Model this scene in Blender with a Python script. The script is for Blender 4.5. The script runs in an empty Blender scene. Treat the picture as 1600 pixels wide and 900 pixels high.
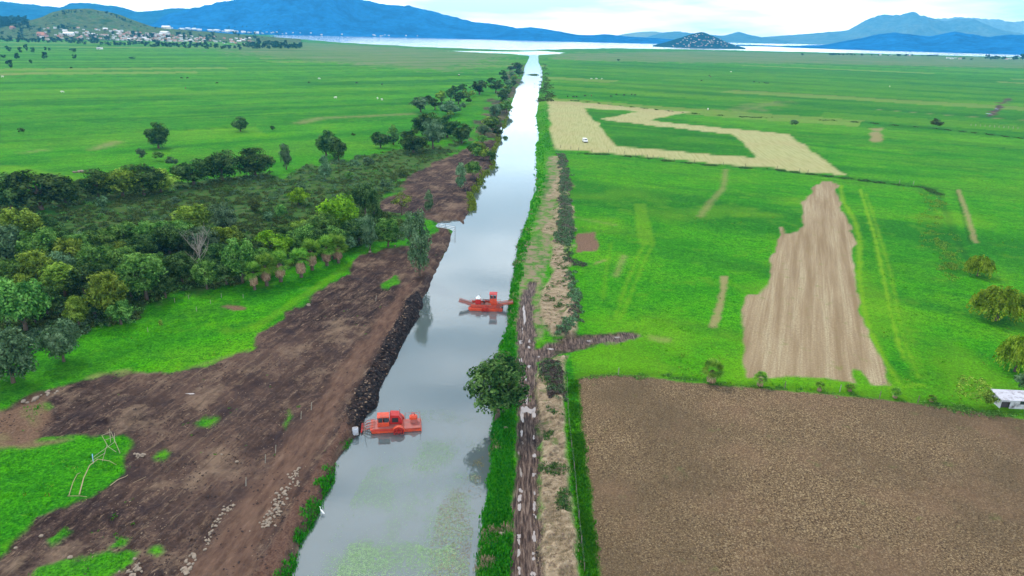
import bpy, math, random
import numpy as np
from mathutils import Matrix, Vector
random.seed(7); RNG = np.random.default_rng(7)
S = bpy.context.scene
COL = S.collection
# ------------------------------------------------------------------ camera, world, sun, exposure
CAM_H = 60.0; FPX = 1067.0; PITCH = math.atan(400/FPX); ROLL = math.radians(1.37)
cam_data = bpy.data.cameras.new('camera'); cam = bpy.data.objects.new('camera', cam_data); COL.objects.link(cam)
cam_data.sensor_width = 36.0; cam_data.lens = 36.0*FPX/1600.0; cam_data.clip_start = 0.5; cam_data.clip_end = 60000
ROT = Matrix.Rotation(math.pi/2-PITCH, 4, 'X') @ Matrix.Rotation(ROLL, 4, 'Z')
cam.matrix_world = Matrix.Translation((0, 0, CAM_H)) @ ROT
S.camera = cam
SUN_EL = math.radians(52); SUN_AZ = math.radians(-38)      # from behind-left of the far field
SKY_STRENGTH = 0.1; CLOUD = 47.0; SUN_STRENGTH = 1.5
world = bpy.data.worlds.new('World'); S.world = world; world.use_nodes = True
def build_world():
    nt = world.node_tree; nt.nodes.clear(); N = nt.nodes.new; L = nt.links.new
    out = N('ShaderNodeOutputWorld'); bg = N('ShaderNodeBackground'); bg.inputs[1].default_value = SKY_STRENGTH
    sky = N('ShaderNodeTexSky'); sky.sky_type = 'NISHITA'; sky.sun_disc = False
    sky.sun_elevation = SUN_EL; sky.sun_rotation = SUN_AZ
    tc = N('ShaderNodeTexCoord'); mp = N('ShaderNodeMapping'); mp.inputs['Scale'].default_value = (1.0, 1.0, 7.0)
    L(tc.outputs['Generated'], mp.inputs[0])
    n = N('ShaderNodeTexNoise'); n.inputs['Scale'].default_value = 2.6; n.inputs['Detail'].default_value = 7; n.inputs['Roughness'].default_value = .55
    L(mp.outputs[0], n.inputs['Vector'])
    cr = N('ShaderNodeValToRGB'); e = cr.color_ramp.elements
    e[0].position = .40; e[0].color = (.42, .49, .54, 1); e[1].position = .58; e[1].color = (1, 1, 1, 1)
    L(n.outputs[0], cr.inputs[0])
    mul = N('ShaderNodeMixRGB'); mul.blend_type = 'MULTIPLY'; mul.inputs[0].default_value = 1
    mul.inputs[1].default_value = (CLOUD*.98, CLOUD*1.0, CLOUD*1.03, 1); L(cr.outputs[0], mul.inputs[2])
    # overcast glow: the cloud layer is brightest in a band above the horizon
    sp = N('ShaderNodeSeparateXYZ'); L(tc.outputs['Generated'], sp.inputs[0])
    gl = N('ShaderNodeValToRGB'); g = gl.color_ramp.elements; gl.color_ramp.interpolation = 'EASE'
    g[0].position = 0.0; g[0].color = (.50, .50, .50, 1); g[1].position = .75; g[1].color = (.17, .17, .17, 1)
    for p_, c_ in ((.06, .62), (.13, .85), (.25, .40), (.45, .22)):
        q_ = g.new(p_); q_.color = (c_, c_, c_, 1)
    L(sp.outputs[2], gl.inputs[0])
    m2 = N('ShaderNodeMixRGB'); m2.blend_type = 'MULTIPLY'; m2.inputs[0].default_value = 1; L(mul.outputs[0], m2.inputs[1]); L(gl.outputs[0], m2.inputs[2]); mul = m2
    mix = N('ShaderNodeMixRGB'); mix.inputs[0].default_value = .9
    L(sky.outputs[0], mix.inputs[1]); L(mul.outputs[0], mix.inputs[2]); L(mix.outputs[0], bg.inputs[0]); L(bg.outputs[0], out.inputs[0])
build_world()
sun_d = bpy.data.lights.new('sun', 'SUN'); sun_d.energy = SUN_STRENGTH; sun_d.angle = math.radians(10); sun_d.color = (1, .96, .9)
sun = bpy.data.objects.new('sun', sun_d); COL.objects.link(sun)
sdir = Vector((math.sin(SUN_AZ)*math.cos(SUN_EL), math.cos(SUN_AZ)*math.cos(SUN_EL), math.sin(SUN_EL)))
sun.rotation_euler = sdir.to_track_quat('Z', 'Y').to_euler(); sun.location = (0, 0, 200)
S.view_settings.view_transform = 'Standard'; S.view_settings.look = 'None'; S.view_settings.exposure = 0.88; S.view_settings.gamma = 1.0
S.render.engine = 'CYCLES'
S.cycles.max_bounces = 5; S.cycles.diffuse_bounces = 2; S.cycles.glossy_bounces = 2; S.cycles.transmission_bounces = 2
S.cycles.use_denoising = True; S.cycles.volume_bounces = 0; S.cycles.transparent_max_bounces = 4

# ------------------------------------------------------------------ pixel -> ground helpers
R3 = np.array(ROT.to_3x3())
def ray(px, py):
    d = np.array([px-800.0, -(py-450.0), -FPX]); d = R3 @ d; return d/np.linalg.norm(d)
def G(px, py, z=0.0):
    d = ray(px, py); t = (z-CAM_H)/d[2] if d[2] < -1e-5 else 1e5
    return (d[0]*t, d[1]*t)
def depth_of(x, y, z=0.0):
    v = np.array([x, y, z-CAM_H]); return -(R3.T @ v)[2]
def mpp(x, y, z=0.0):              # metres per photo pixel at a point
    return depth_of(x, y, z)/FPX
def project(x, y, z):
    v = R3.T @ np.array([x, y, z-CAM_H]); return 800+FPX*v[0]/-v[2], 450-FPX*v[1]/-v[2]
def height_for(x, y, top_py):      # world height at (x, y) whose top shows at photo row top_py
    lo, hi = 0.0, (56.0 if math.hypot(x, y) < 1500 else 900.0)
    for _ in range(40):
        m = (lo+hi)/2
        if project(x, y, m)[1] > top_py: lo = m
        else: hi = m
    return lo
# ------------------------------------------------------------------ noise
def _h(i, j, s):
    n = (i.astype(np.int64)*374761393 + j.astype(np.int64)*668265263 + s*974634777) & 0x7fffffff
    n = ((n ^ (n >> 13))*1274126177) & 0x7fffffff
    n = n ^ (n >> 16)
    return (n & 0xffffff)/float(0xffffff)
def vnoise(x, y, s=0):
    i = np.floor(x); j = np.floor(y); fx = x-i; fy = y-j
    fx = fx*fx*(3-2*fx); fy = fy*fy*(3-2*fy)
    a = _h(i, j, s); b = _h(i+1, j, s); c = _h(i, j+1, s); d = _h(i+1, j+1, s)
    return (a*(1-fx)+b*fx)*(1-fy)+(c*(1-fx)+d*fx)*fy
def fbm(x, y, o=4, s=0, g=.5):
    r = 0; a = 1; t = 0
    for k in range(o):
        r = r+a*(vnoise(x*2**k, y*2**k, s+k*17)*2-1); t += a; a *= g
    return r/t
def sstep(a, b, x):
    t = np.clip((x-a)/(b-a), 0, 1); return t*t*(3-2*t)
# ------------------------------------------------------------------ object helpers
def tag(o, label=None, cat=None, group=None, kind=None):
    if label: o['label'] = label
    if cat: o['category'] = cat
    if group: o['group'] = group
    if kind: o['kind'] = kind
    return o
def mesh_np(name, v, quads=None, tris=None, mats=(), midx=None, smooth=False):
    me = bpy.data.meshes.new(name)
    v = np.asarray(v, np.float32); nq = 0 if quads is None else len(quads); nt_ = 0 if tris is None else len(tris)
    me.vertices.add(len(v)); me.vertices.foreach_set('co', v.ravel())
    li = []; 
    if nq: li.append(np.asarray(quads, np.int32).ravel())
    if nt_: li.append(np.asarray(tris, np.int32).ravel())
    li = np.concatenate(li); me.loops.add(len(li)); me.loops.foreach_set('vertex_index', li)
    tot = np.concatenate([np.full(nq, 4, np.int32), np.full(nt_, 3, np.int32)])
    st = np.concatenate([[0], np.cumsum(tot)[:-1]]).astype(np.int32)
    me.polygons.add(nq+nt_); me.polygons.foreach_set('loop_start', st); me.polygons.foreach_set('loop_total', tot)
    if smooth: me.polygons.foreach_set('use_smooth', np.ones(nq+nt_, bool))
    if midx is not None: me.polygons.foreach_set('material_index', np.asarray(midx, np.int32))
    for m in mats: me.materials.append(m)
    me.update(calc_edges=True); return me
def link(name, me, parent=None, loc=None):
    o = bpy.data.objects.new(name, me); COL.objects.link(o)
    if parent: o.parent = parent
    if loc is not None: o.location = loc
    return o
def empty(name, loc=(0, 0, 0), rz=0.0):
    o = bpy.data.objects.new(name, None); COL.objects.link(o); o.location = loc; o.rotation_euler = (0, 0, rz); o.empty_display_size = .5
    return o
def copy_tree(o, parent=None):
    c = o.copy(); COL.objects.link(c)
    if parent: c.parent = parent
    for ch in o.children: copy_tree(ch, c)
    return c
# ------------------------------------------------------------------ node helpers
class NT:
    def __init__(s, name):
        s.m = bpy.data.materials.new(name); s.m.use_nodes = True; s.t = s.m.node_tree; s.t.nodes.clear()
        s.out = s.n('ShaderNodeOutputMaterial')
    def n(s, typ, **k):
        x = s.t.nodes.new(typ)
        for a, b in k.items(): setattr(x, a, b)
        return x
    def put(s, sock, v):
        if isinstance(v, bpy.types.NodeSocket): s.t.links.new(v, sock)
        elif isinstance(v, (tuple, list)) and len(v) == 3 and sock.type == 'RGBA': sock.default_value = (*v, 1)
        else: sock.default_value = v
    def pos(s): return s.n('ShaderNodeNewGeometry').outputs['Position']
    def obj(s): return s.n('ShaderNodeTexCoord').outputs['Object']
    def map(s, v, sc=(1, 1, 1), rot=(0, 0, 0)):
        if rot[2]:
            q = s.n('ShaderNodeVectorRotate', rotation_type='Z_AXIS'); s.put(q.inputs['Vector'], v); q.inputs['Angle'].default_value = -math.radians(rot[2]); v = q.outputs[0]
        m = s.n('ShaderNodeMapping'); s.put(m.inputs[0], v); m.inputs['Scale'].default_value = sc; return m.outputs[0]
    def noise(s, v, sc, det=3, rough=.55, dist=0):
        x = s.n('ShaderNodeTexNoise'); s.put(x.inputs['Vector'], v); x.inputs['Scale'].default_value = sc; x.inputs['Detail'].default_value = det
        x.inputs['Roughness'].default_value = rough; x.inputs['Distortion'].default_value = dist; return x.outputs[0]
    def ramp(s, f, stops):
        r = s.n('ShaderNodeValToRGB'); s.put(r.inputs[0], f); e = r.color_ramp.elements
        while len(e) < len(stops): e.new(.5)
        for q, (p, c) in zip(e, stops):
            q.position = p; q.color = (*c, 1) if not isinstance(c, (int, float)) else (c, c, c, 1)
        return r.outputs[0]
    def mix(s, f, a, b, mode='MIX'):
        x = s.n('ShaderNodeMixRGB', blend_type=mode); s.put(x.inputs[0], f); s.put(x.inputs[1], a); s.put(x.inputs[2], b); return x.outputs[0]
    def math(s, op, a, b=0.0):
        x = s.n('ShaderNodeMath', operation=op); s.put(x.inputs[0], a); s.put(x.inputs[1], b); return x.outputs[0]
    def bump(s, h, st=.5, d=.1):
        x = s.n('ShaderNodeBump'); s.put(x.inputs['Height'], h); s.put(x.inputs['Strength'], st); x.inputs['Distance'].default_value = d; return x.outputs[0]
    def bsdf(s, col, rough=.9, spec=.2, nrm=None, metal=0.0):
        b = s.n('ShaderNodeBsdfPrincipled'); s.put(b.inputs['Base Color'], col); s.put(b.inputs['Roughness'], rough)
        s.put(b.inputs['Specular IOR Level'], spec); s.put(b.inputs['Metallic'], metal)
        if nrm is not None: s.put(b.inputs['Normal'], nrm)
        s.t.links.new(b.outputs[0], s.out.inputs[0]); return b
def simple(name, col, rough=.6, spec=.3, var=.25, scale=3.0, metal=0.0, dirt=None):
    t = NT(name); p = t.obj(); f = t.noise(p, scale, 4, .6)
    c = t.mix(f, tuple(x*(1-var) for x in col), tuple(min(1, x*(1+var)) for x in col))
    if dirt:
        g = t.ramp(t.noise(p, scale*.6, 5, .65), [(.5, 0.0), (.68, 1.0)]); c = t.mix(g, c, dirt)
    t.bsdf(c, rough, spec, metal=metal); return t.m
# ================================================================== GROUND
WATER_Z = -1.2
def pw(pts, z=0.0): return np.array([G(a, b, z) for a, b in pts])
LEFT_EDGE = [(440,930),(456,897),(466,870),(478,836),(492,816),(502,796),(513,772),(522,747),(527,723),(541,704),(553,688),(568,671),(572,655),(590,634),(592,620),(605,590),(620,560),(625,545),(640,520),(655,495),(662,477),(665,462),(675,445),(679,432),(695,400),(704,387),(710,360),(690,358),(682,350),(690,346),(712,345),(725,350),(732,335),(745,320),(739,302),(750,287),(757,272),(775,255),(772,235),(782,217),(782,205),(790,195),(795,182),(800,167),(807,147),(812,132),(820,117),(821,105),(827,92),(829,84)]
RIGHT_EDGE = [(742,930),(745,897),(750,857),(753,820),(757,790),(762,756),(767,726),(768,680),(770,661),(772,600),(775,560),(780,540),(790,515),(792,495),(794,475),(794,460),(797,440),(802,425),(806,395),(808,377),(811,372),(815,355),(825,335),(824,320),(835,297),(836,275),(835,257),(835,225),(840,217),(836,195),(835,180),(839,165),(839,155),(840,145),(845,127),(846,110),(840,97),(840,84)]
CANAL = pw(LEFT_EDGE + RIGHT_EDGE[::-1], WATER_Z)
# bring the canal past the near edge of the picture, under the camera
d0 = (G(456,897,WATER_Z), G(492,816,WATER_Z))
CANAL = np.vstack([[(-24.5, -60)], CANAL, [(-3.8, -60)]])
LAKE = pw([(425,58),(470,61.5),(520,66),(600,70.5),(680,74.5),(760,77),(815,79),(870,77.5),(960,75.5),(1045,77),(1180,79.5),(1300,82.5),(1420,85.5),(1545,88.5),(1620,90),(1620,78),(1500,76),(1200,66.5),(1000,61),(640,52.5),(425,47)], WATER_Z)
MOUTH = pw([(690,79.5),(740,79.5),(800,80.8),(850,79.5),(883,82.5),(880,84.5),(842,86.5),(826,87),(790,84),(750,82.5)], WATER_Z)
DIRT = [(-60,930),(-10,880),(20,850),(60,815),(110,790),(160,765),(190,740),(206,700),(192,688),(130,682),(60,690),(-60,700),(-60,650),(0,640),(60,612),(115,597),(170,580),(230,582),(270,585),(300,575),(350,562),(390,545),(400,520),(450,495),(490,460),(540,430),(550,405),(600,392),(650,380),(680,360),(690,350)]
DIRT = DIRT + [(p[0]+6, p[1]) for p in LEFT_EDGE if 356 <= p[1]][::-1]
DIRT_UP = [(585,330),(590,315),(620,300),(650,270),(690,245),(735,228),(785,212),(790,230),(780,262),(765,275),(755,290),(745,320),(735,340),(720,349),(690,345),(640,335)]
TOP_STRIP = [(740,200),(762,172),(785,140),(800,112),(822,100),(818,118),(806,150),(795,190),(785,215),(750,222)]
SPOIL_L = [(665,462),(652,456),(637,470),(618,505),(600,540),(580,577),(560,605),(540,640),(545,662),(556,668),(572,668),(590,634),(592,620),(605,590),(620,560),(625,545),(640,520),(655,495),(664,477)]
TRACK_L = [(648,436),(640,462),(620,500),(600,535),(560,597),(530,640),(500,705),(455,775),(420,835),(385,900),(370,930),(270,930),(300,880),(350,820),(400,755),(440,700),(480,650),(520,590),(560,540),(600,488),(622,452)]
COMBED = [(540,655),(520,690),(490,740),(460,790),(430,840),(395,900),(385,930),(432,930),(445,885),(468,830),(500,770),(515,730),(530,700),(548,675)]
PLOUGH = [(903,593),(920,588),(945,586),(1000,588),(1060,596),(1130,602),(1200,608),(1300,617),(1400,628),(1480,636),(1600,655),(1700,668),(1900,930),(1000,1000),(938,930),(934,890),(927,830),(920,760),(912,700),(905,640)]
ROAD = [[(822,1000),(822,930),(822,880),(823,800),(824,740),(825,700),(825,650),(824,600),(823,575),(823,550),(822,520),(821,490),(824,465),(832,440)]]
ROADW = [3.9,3.9,3.9,3.9,3.9,3.9,3.9,3.5,4.2,4.0,4.0,3.6,2.6,2]
BRANCH = [(832,560),(843,550),(862,543),(900,536),(940,530),(975,525),(1000,522)]
BRANCHW = [3.8,4.4,4.6,4.4,4.0,3.2,1.0]
UPTRACK = [(832,440),(840,410),(848,380),(850,355),(856,330),(860,300),(866,275),(866,245)]
HEAP = [(846,930),(843,860),(846,800),(845,740),(842,690),(840,640),(838,600),(846,575),(858,562),(890,556),(882,575),(880,600),(880,640),(884,690),(890,740),(893,800),(900,860),(908,930)]
HEAP2 = [(866,526),(852,512),(845,480),(843,455),(858,440),(860,415),(862,390),(880,385),(890,420),(897,440),(903,480),(905,515),(895,530)]
HEAP3 = [(858,390),(855,362),(858,335),(862,300),(864,270),(868,245),(880,243),(888,300),(890,350),(885,390)]
STUBBLE = [(856,157),(900,159),(960,165),(1075,175),(1045,181),(1017,187),(1040,191),(1100,197),(1200,206),(1232,209),(1275,240),(1322,274),(1250,268),(1200,261),(1122,256),(1060,249),(1000,243),(940,238),(866,232),(862,215),(858,185)]
INNER = [(915,169),(1000,174),(970,180),(935,186),(1025,197),(1147,210),(1165,228),(1182,247),(1100,240),(1000,231),(962,229),(950,212),(935,192),(922,182)]
TAN = [(1269,290),(1295,284),(1310,289),(1310,312),(1330,347),(1337,375),(1336,410),(1340,470),(1354,522),(1376,565),(1392,603),(1370,606),(1357,602),(1343,580),(1332,578),(1339,601),(1289,593),(1234,589),(1207,590),(1168,590),(1162,535),(1160,495),(1164,462),(1191,462),(1200,427),(1202,410),(1215,375),(1217,355),(1222,354),(1227,365),(1250,362),(1259,352),(1256,335),(1249,316),(1260,312)]
SCRUB = [(40,350),(90,330),(180,318),(270,298),(400,285),(480,262),(560,245),(640,232),(720,222),(735,226),(690,247),(650,270),(620,300),(588,315),(590,335),(620,350),(560,380),(470,372),(400,380),(300,372),(200,360),(60,370)]
WOOD = [(-100,620),(0,560),(40,530),(120,520),(200,500),(280,460),(380,440),(460,412),(540,392),(640,370),(640,330),(560,330),(400,360),(300,350),(100,340),(-100,330)]
HEDGEROW = [(-100,330),(-100,300),(60,300),(150,290),(300,285),(420,270),(440,285),(300,310),(100,335)]
MARSH_L = [(330,72),(470,66),(700,79),(790,86),(760,100),(700,112),(560,100),(400,88)]
MARSH_R = [(860,84),(1100,80),(1650,92),(1650,108),(1300,100),(1000,97),(870,93)]

rows = 720; ths = np.radians(np.linspace(72, 8, 470)); t2 = np.radians(np.geomspace(8, .232, rows-470+1)[1:])
yy = CAM_H/np.tan(np.concatenate([ths, t2])); yy[0] = -40; yy[1] = 0
cols_in = np.linspace(-1.0, 1.0, 1000); outer = np.geomspace(1.02, 2.4, 20)
uu = np.concatenate([-outer[::-1], cols_in, outer])
YY, UU = np.meshgrid(yy, uu, indexing='ij')
XX = np.clip(UU*np.sqrt(np.maximum(YY, 0)**2+CAM_H**2), -14400, 14400)
X = XX.ravel(); Y = YY.ravel(); NV = len(X)
DIST = np.sqrt(X**2+Y**2+CAM_H**2)
wx = fbm(X/2.3, Y/2.3, 3, 5)*np.clip(DIST/140, .6, 4); wy = fbm(X/2.3+50, Y/2.3, 3, 9)*np.clip(DIST/140, .6, 4)
def poly_sd(P, x, y):
    """signed distance, positive inside"""
    d2 = np.full(len(x), 1e18); ins = np.zeros(len(x), bool); n = len(P)
    for i in range(n):
        ax, ay = P[i]; bx, by = P[(i+1) % n]; ex, ey = bx-ax, by-ay; q = ex*ex+ey*ey+1e-12
        t = np.clip(((x-ax)*ex+(y-ay)*ey)/q, 0, 1); dx = x-ax-t*ex; dy = y-ay-t*ey
        d2 = np.minimum(d2, dx*dx+dy*dy)
        c = ((ay > y) != (by > y)); 
        if abs(ey) > 1e-12: ins ^= c & (x < ex*(y-ay)/ey+ax)
    d = np.sqrt(d2); return np.where(ins, d, -d)
def sd_field(P, pad=12.0, far=-99.0):
    lo = P.min(0)-pad ; hi = P.max(0)+pad
    m = (X > lo[0]) & (X < hi[0]) & (Y > lo[1]) & (Y < hi[1]); r = np.full(NV, far)
    r[m] = poly_sd(P, X[m], Y[m]); return r
def pmask(px, amp=1.0, w=.5, pad=25.0, s=0, z=0.0, freq=.25):
    P = pw(px, z) if isinstance(px, list) else px
    r = sd_field(P, pad); k = np.clip(DIST/150, .7, 8)
    n = fbm(X*freq/np.sqrt(k), Y*freq/np.sqrt(k), 4, s+31)*amp*k*1.6
    return sstep(-w, w, (r+n)/np.maximum(1, k*.6))
def lmask(px, width, amp=.5, w=.4, s=0, world=False):
    P = np.array(px) if world else pw(px); wd = np.broadcast_to(np.atleast_1d(width), (len(P),)).astype(float)
    best = np.full(NV, 99.0); pad = wd.max()*2+15
    for i in range(len(P)-1):
        a, b = P[i], P[i+1]; lo = np.minimum(a, b)-pad; hi = np.maximum(a, b)+pad
        m = (X > lo[0]) & (X < hi[0]) & (Y > lo[1]) & (Y < hi[1])
        e = b-a; q = e@e+1e-9; t = np.clip(((X[m]-a[0])*e[0]+(Y[m]-a[1])*e[1])/q, 0, 1)
        d = np.hypot(X[m]-a[0]-t*e[0], Y[m]-a[1]-t*e[1])-(wd[i]*(1-t)+wd[i+1]*t)/2
        best[m] = np.minimum(best[m], d)
    n = fbm(X*.5, Y*.5, 3, s+71)*amp
    return sstep(w, -w, best+n), best
def _sd_field(P, pad=12.0, far=-99.0):
    lo = P.min(0)-pad; hi = P.max(0)+pad
    m = (X > lo[0]) & (X < hi[0]) & (Y > lo[1]) & (Y < hi[1]); r = np.full(NV, far)
    r[m] = poly_sd(P, X[m], Y[m]); return r
sd_field = _sd_field
canal_sd = sd_field(CANAL, 40) + fbm(X*.35, Y*.35, 3, 3)*.7*np.clip(DIST/200, .6, 4)
lake_sd = np.maximum(sd_field(LAKE, 600, -999)+fbm(X/120, Y/25, 4, 8)*60, sd_field(MOUTH, 80, -999)+fbm(X/60, Y/14, 4, 4)*22)
# ---- cover weights
dirt = np.maximum(pmask(DIRT, 1.6, .6), pmask(DIRT_UP, 1.5, .8, s=3)); dirt = np.maximum(dirt, pmask(TOP_STRIP, 3, 1, s=5)*.85)
up2 = pmask([(815,380),(858,385),(850,440),(846,470),(846,520),(835,535),(812,545),(805,505),(810,430)], 1.5, 1, s=51)*.95; dirtR = 0
spoilL = pmask(SPOIL_L, .5, .4, s=2); trackL = pmask(TRACK_L, 1.2, 1.2, s=4); combed = pmask(COMBED, .6, .5, s=6)
plough = pmask(PLOUGH, .5, .4, s=7); heap = np.maximum(np.maximum(pmask(HEAP, .8, .5, s=8), pmask(HEAP2, 1.0, .6, s=9)), pmask(HEAP3, 1.8, .8, s=10)*.9)
stub = pmask(STUBBLE, .55, .8, s=11)*(1-pmask(INNER, .5, .6, s=12)); tan = pmask(TAN, .8, .5, s=13)
stub = stub*(1-.0*X)
road, road_d = lmask(ROAD[0], ROADW, .9, .35); branch, _ = lmask(BRANCH, BRANCHW, 2.0, .8); up, _ = lmask(UPTRACK, [6]*len(UPTRACK), 3.5, 1.5)
road = np.maximum(road, branch)
scrub = np.maximum(pmask(SCRUB, 3, 2, s=14), pmask(WOOD, 3, 2, s=15)); scrub = np.maximum(scrub, pmask(HEDGEROW, 3, 2, s=16))*(1-dirt)
marsh = np.maximum(pmask(MARSH_L, 10, 6, 200, s=17), pmask(MARSH_R, 10, 6, 200, s=18))
dirt = np.maximum(dirt, pmask([(838,560),(846,546),(870,533),(900,523),(940,520),(990,519),(985,527),(950,533),(905,546),(875,556)], 1.2, .6, s=52)*.9)
dirt = np.maximum(dirt, pmask([(1542,182),(1550,182),(1562,170),(1577,154),(1570,154),(1556,166)], .8, .8, s=53))
# green patches inside the bare earth
for q in ([(300,662),(318,650),(335,655),(325,668),(305,670)], [(50,930),(60,888),(110,874),(150,868),(198,862),(212,868),(205,880),(178,900),(170,930)],
          [(245,712),(258,702),(268,708),(258,718)], [(45,665),(35,640),(60,632),(80,637),(60,650),(58,668)], [(-20,675),(10,675),(18,688),(-5,694),(-20,692)],
          [(173,855),(190,840),(203,843),(190,856)], [(236,862),(250,855),(258,860),(246,868)], [(600,444),(618,430),(622,440),(606,452)],
          [(70,845),(100,828),(106,832),(80,850)], [(150,875),(170,862),(175,866),(160,880)], [(440,660),(452,640),(460,650),(446,672)]):
    dirt = dirt*(1-pmask(q, 1.0, .6, s=20)*.9)
brownpatch = np.maximum(pmask([(-60,640),(10,640),(60,615),(80,640),(60,690),(120,686),(60,700),(-60,708)], 1.2, 1, s=21)*.9, pmask([(900,364),(930,363),(934,392),(902,394)], .6, .5, s=22))
brownpatch = np.maximum(brownpatch, pmask([(345,478),(365,486),(385,482),(372,476),(355,474)], .6, .5, s=23))
# faint tan worn strips in the meadows
tanl = np.zeros(NV)
for pts, wd, st, wv in (([(1132,433),(1130,455),(1124,480),(1115,510)], 1.9, .9, .5), ([(1134,265),(1130,295),(1113,312),(1094,338)], 2.2, .55, 1.4),
                    ([(1361,200),(1376,223)], 4, .0, .5), ([(1497,296),(1506,320),(1516,350),(1524,378)], 1.6, .8, .6), ([(1370,171),(1480,180),(1620,189)], 3.5, .55, 1.6),
                    ([(470,192),(500,184),(560,182),(640,178)], 9, .55, 5), ([(150,232),(180,222),(172,226)], 6, .6, 4), ([(40,238),(70,234)], 5, .4, 3),
                    ([(975,400),(962,432)], 1.5, .5, 1), ([(1020,528),(1040,530)], 2.5, .5, 1), ([(0,117),(60,114)], 22, .6, 9), ([(300,575),(385,548)], 1.2, .35, 1), ([(190,582),(150,588)], 2.5, .6, 1),
                    ([(900,340),(960,352)], 1.5, .35, 1.5), ([(930,412),(944,408)], 1.2, .7, .6), ([(1025,408),(1110,395)], 1, .0, .6)):
    m_, _ = lmask(pts, wd, wd*.35, wv, s=int(pts[0][0])); tanl = np.maximum(tanl, m_*st)
tanl = np.maximum(tanl, pmask([(1110,176),(1150,168),(1215,158),(1225,162),(1190,172),(1160,180)], 4, 6, s=54)*.35)
tanl = np.maximum(tanl, pmask([(1360,200),(1377,200),(1380,222),(1362,223)], .7, .8, s=25)*.95)
yel = np.zeros(NV)
for pts, wd, st in (([(1344,296),(1356,335),(1368,375),(1378,420),(1390,480),(1402,530),(1412,560)], .9, .9), ([(1352,300),(1364,335),(1376,375),(1390,420),(1402,480),(1412,530),(1428,570),(1436,590)], .7, .6),
                ([(1010,375),(992,410),(975,455),(960,500)], .8, .45), ([(1022,378),(1005,412),(988,455),(965,505)], .8, .45), ([(955,380),(946,430),(942,470)], .8, .3),
                ([(1314,290),(1316,312),(1336,347),(1343,375),(1343,430),(1349,480),(1362,525),(1386,570),(1404,598)], 1.5, .7), ([(1395,608),(1440,603)], 1.6, .6), ([(1405,500),(1440,590)], 3.5, .25),
                ([(1000,320),(1010,380)], 5, .4), ([(200,300),(0,262)], 12, .35), ([(545,415),(470,465),(400,510)], 2.5, .3)):
    m_, _ = lmask(pts, wd, .7, .8, s=int(pts[0][0])+3); yel = np.maximum(yel, m_*st)
dark = np.zeros(NV)
for pts, wd, st in (([(868,236),(960,241),(1060,252),(1122,258),(1200,263),(1320,278),(1440,292),(1456,294),(1464,302)], 5.0, 1.0), ([(1464,300),(1478,330),(1492,370),(1512,405),(1526,415)], 2.5, .7),
                ([(856,155),(900,157),(1000,168),(1085,177),(1160,182),(1300,187),(1450,199),(1620,217)], 5, .75), ([(1495,300),(1506,340),(1516,380)], 1.0, .8), ([(1235,209),(1278,240),(1325,274)], 2, .5),
                ([(888,590),(960,583),(1040,586),(1130,599),(1250,607),(1400,624),(1500,636),(1620,650)], 2.0, .75), ([(1085,177),(1030,188)], 4, .3), ([(1200,172),(1330,182)], 9, .5), ([(0,196),(200,188),(500,176)], 5, .5),
                ([(0,212),(250,203),(470,190)], 4, .45), ([(0,139),(150,137),(320,132)], 6, .5), ([(300,124),(520,127)], 6, .4), ([(0,222),(120,218)], 7, .5), ([(850,93),(1000,98),(1100,105)], 9, .6),
                ([(1460,122),(1620,130)], 8, .6), ([(1300,110),(1600,124)], 6, .3), ([(460,196),(560,190)], 4, .3), ([(855,355),(872,345),(905,345)], .2, 0), ([(1200,256),(1400,287)], 1, .4)):
    m_, _ = lmask(pts, wd, wd*.4, wd*.35, s=int(pts[0][1])+5); dark = np.maximum(dark, m_*st)
dark = np.maximum(dark, pmask([(1440,296),(1462,300),(1490,380),(1510,430),(1480,440),(1455,380)], 1.5, 2, s=26)*.35)
dark = np.maximum(dark, pmask([(-60,640),(0,600),(60,585),(150,560),(260,500),(330,470),(420,440),(440,450),(330,500),(250,545),(150,580),(60,612)], 3, 4, s=27)*.4)
dark = np.maximum(dark, pmask(INNER, .5, 1, s=12)*.35)
dark = np.maximum(dark, pmask([(855,95),(1100,104),(1650,125),(1650,215),(1450,196),(1200,183),(1085,175),(870,150)], 8, 6, 80, s=28)*.30)
# parcels of the far plain: long plots lying along the furrow direction on either side of the canal
def parcels(ang, L_, W__, s):
    c, d = math.cos(math.radians(ang)), math.sin(math.radians(ang)); u = X*c+Y*d+fbm(X/90, Y/90, 2, s)*8; v = -X*d+Y*c+fbm(X/60, Y/60, 2, s+1)*5
    j = np.floor(v/W__); i = np.floor(u/L_+_h(j, j*0, s+2)); h = _h(i, j, s+3); e = np.minimum(np.abs(v/W__-np.round(v/W__))*W__, 99); return h, sstep(3.0, .6, e)*(_h(np.round(v/W__), j*0, s+5) > .45)
far_ = sstep(330, 430, Y)*(1-marsh)*(1-sstep(2300, 3200, Y)); leftside = X < Y*.042
hl, el_ = parcels(34, 420, 46, 301); hr, er_ = parcels(-29, 380, 52, 311); hh = np.where(leftside, hl, hr); ee = np.where(leftside, el_, er_)
dark = np.maximum(dark, far_*np.clip(.42-hh*1.3, 0, .42)); dark = np.maximum(dark, far_*ee*.5); yel = np.maximum(yel, far_*np.clip(hh-.45, 0, .5)*.62)
tanl = np.maximum(tanl, far_*(hh > .93)*.28)
yel = np.maximum(yel, sstep(330, 240, Y)*(X > 12)*np.clip(fbm(X/22, Y/22, 4, 330)*.9, 0, .35))
bank = sstep(-6, -1.0, canal_sd)*(1-sstep(0, 1.5, canal_sd))
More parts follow.
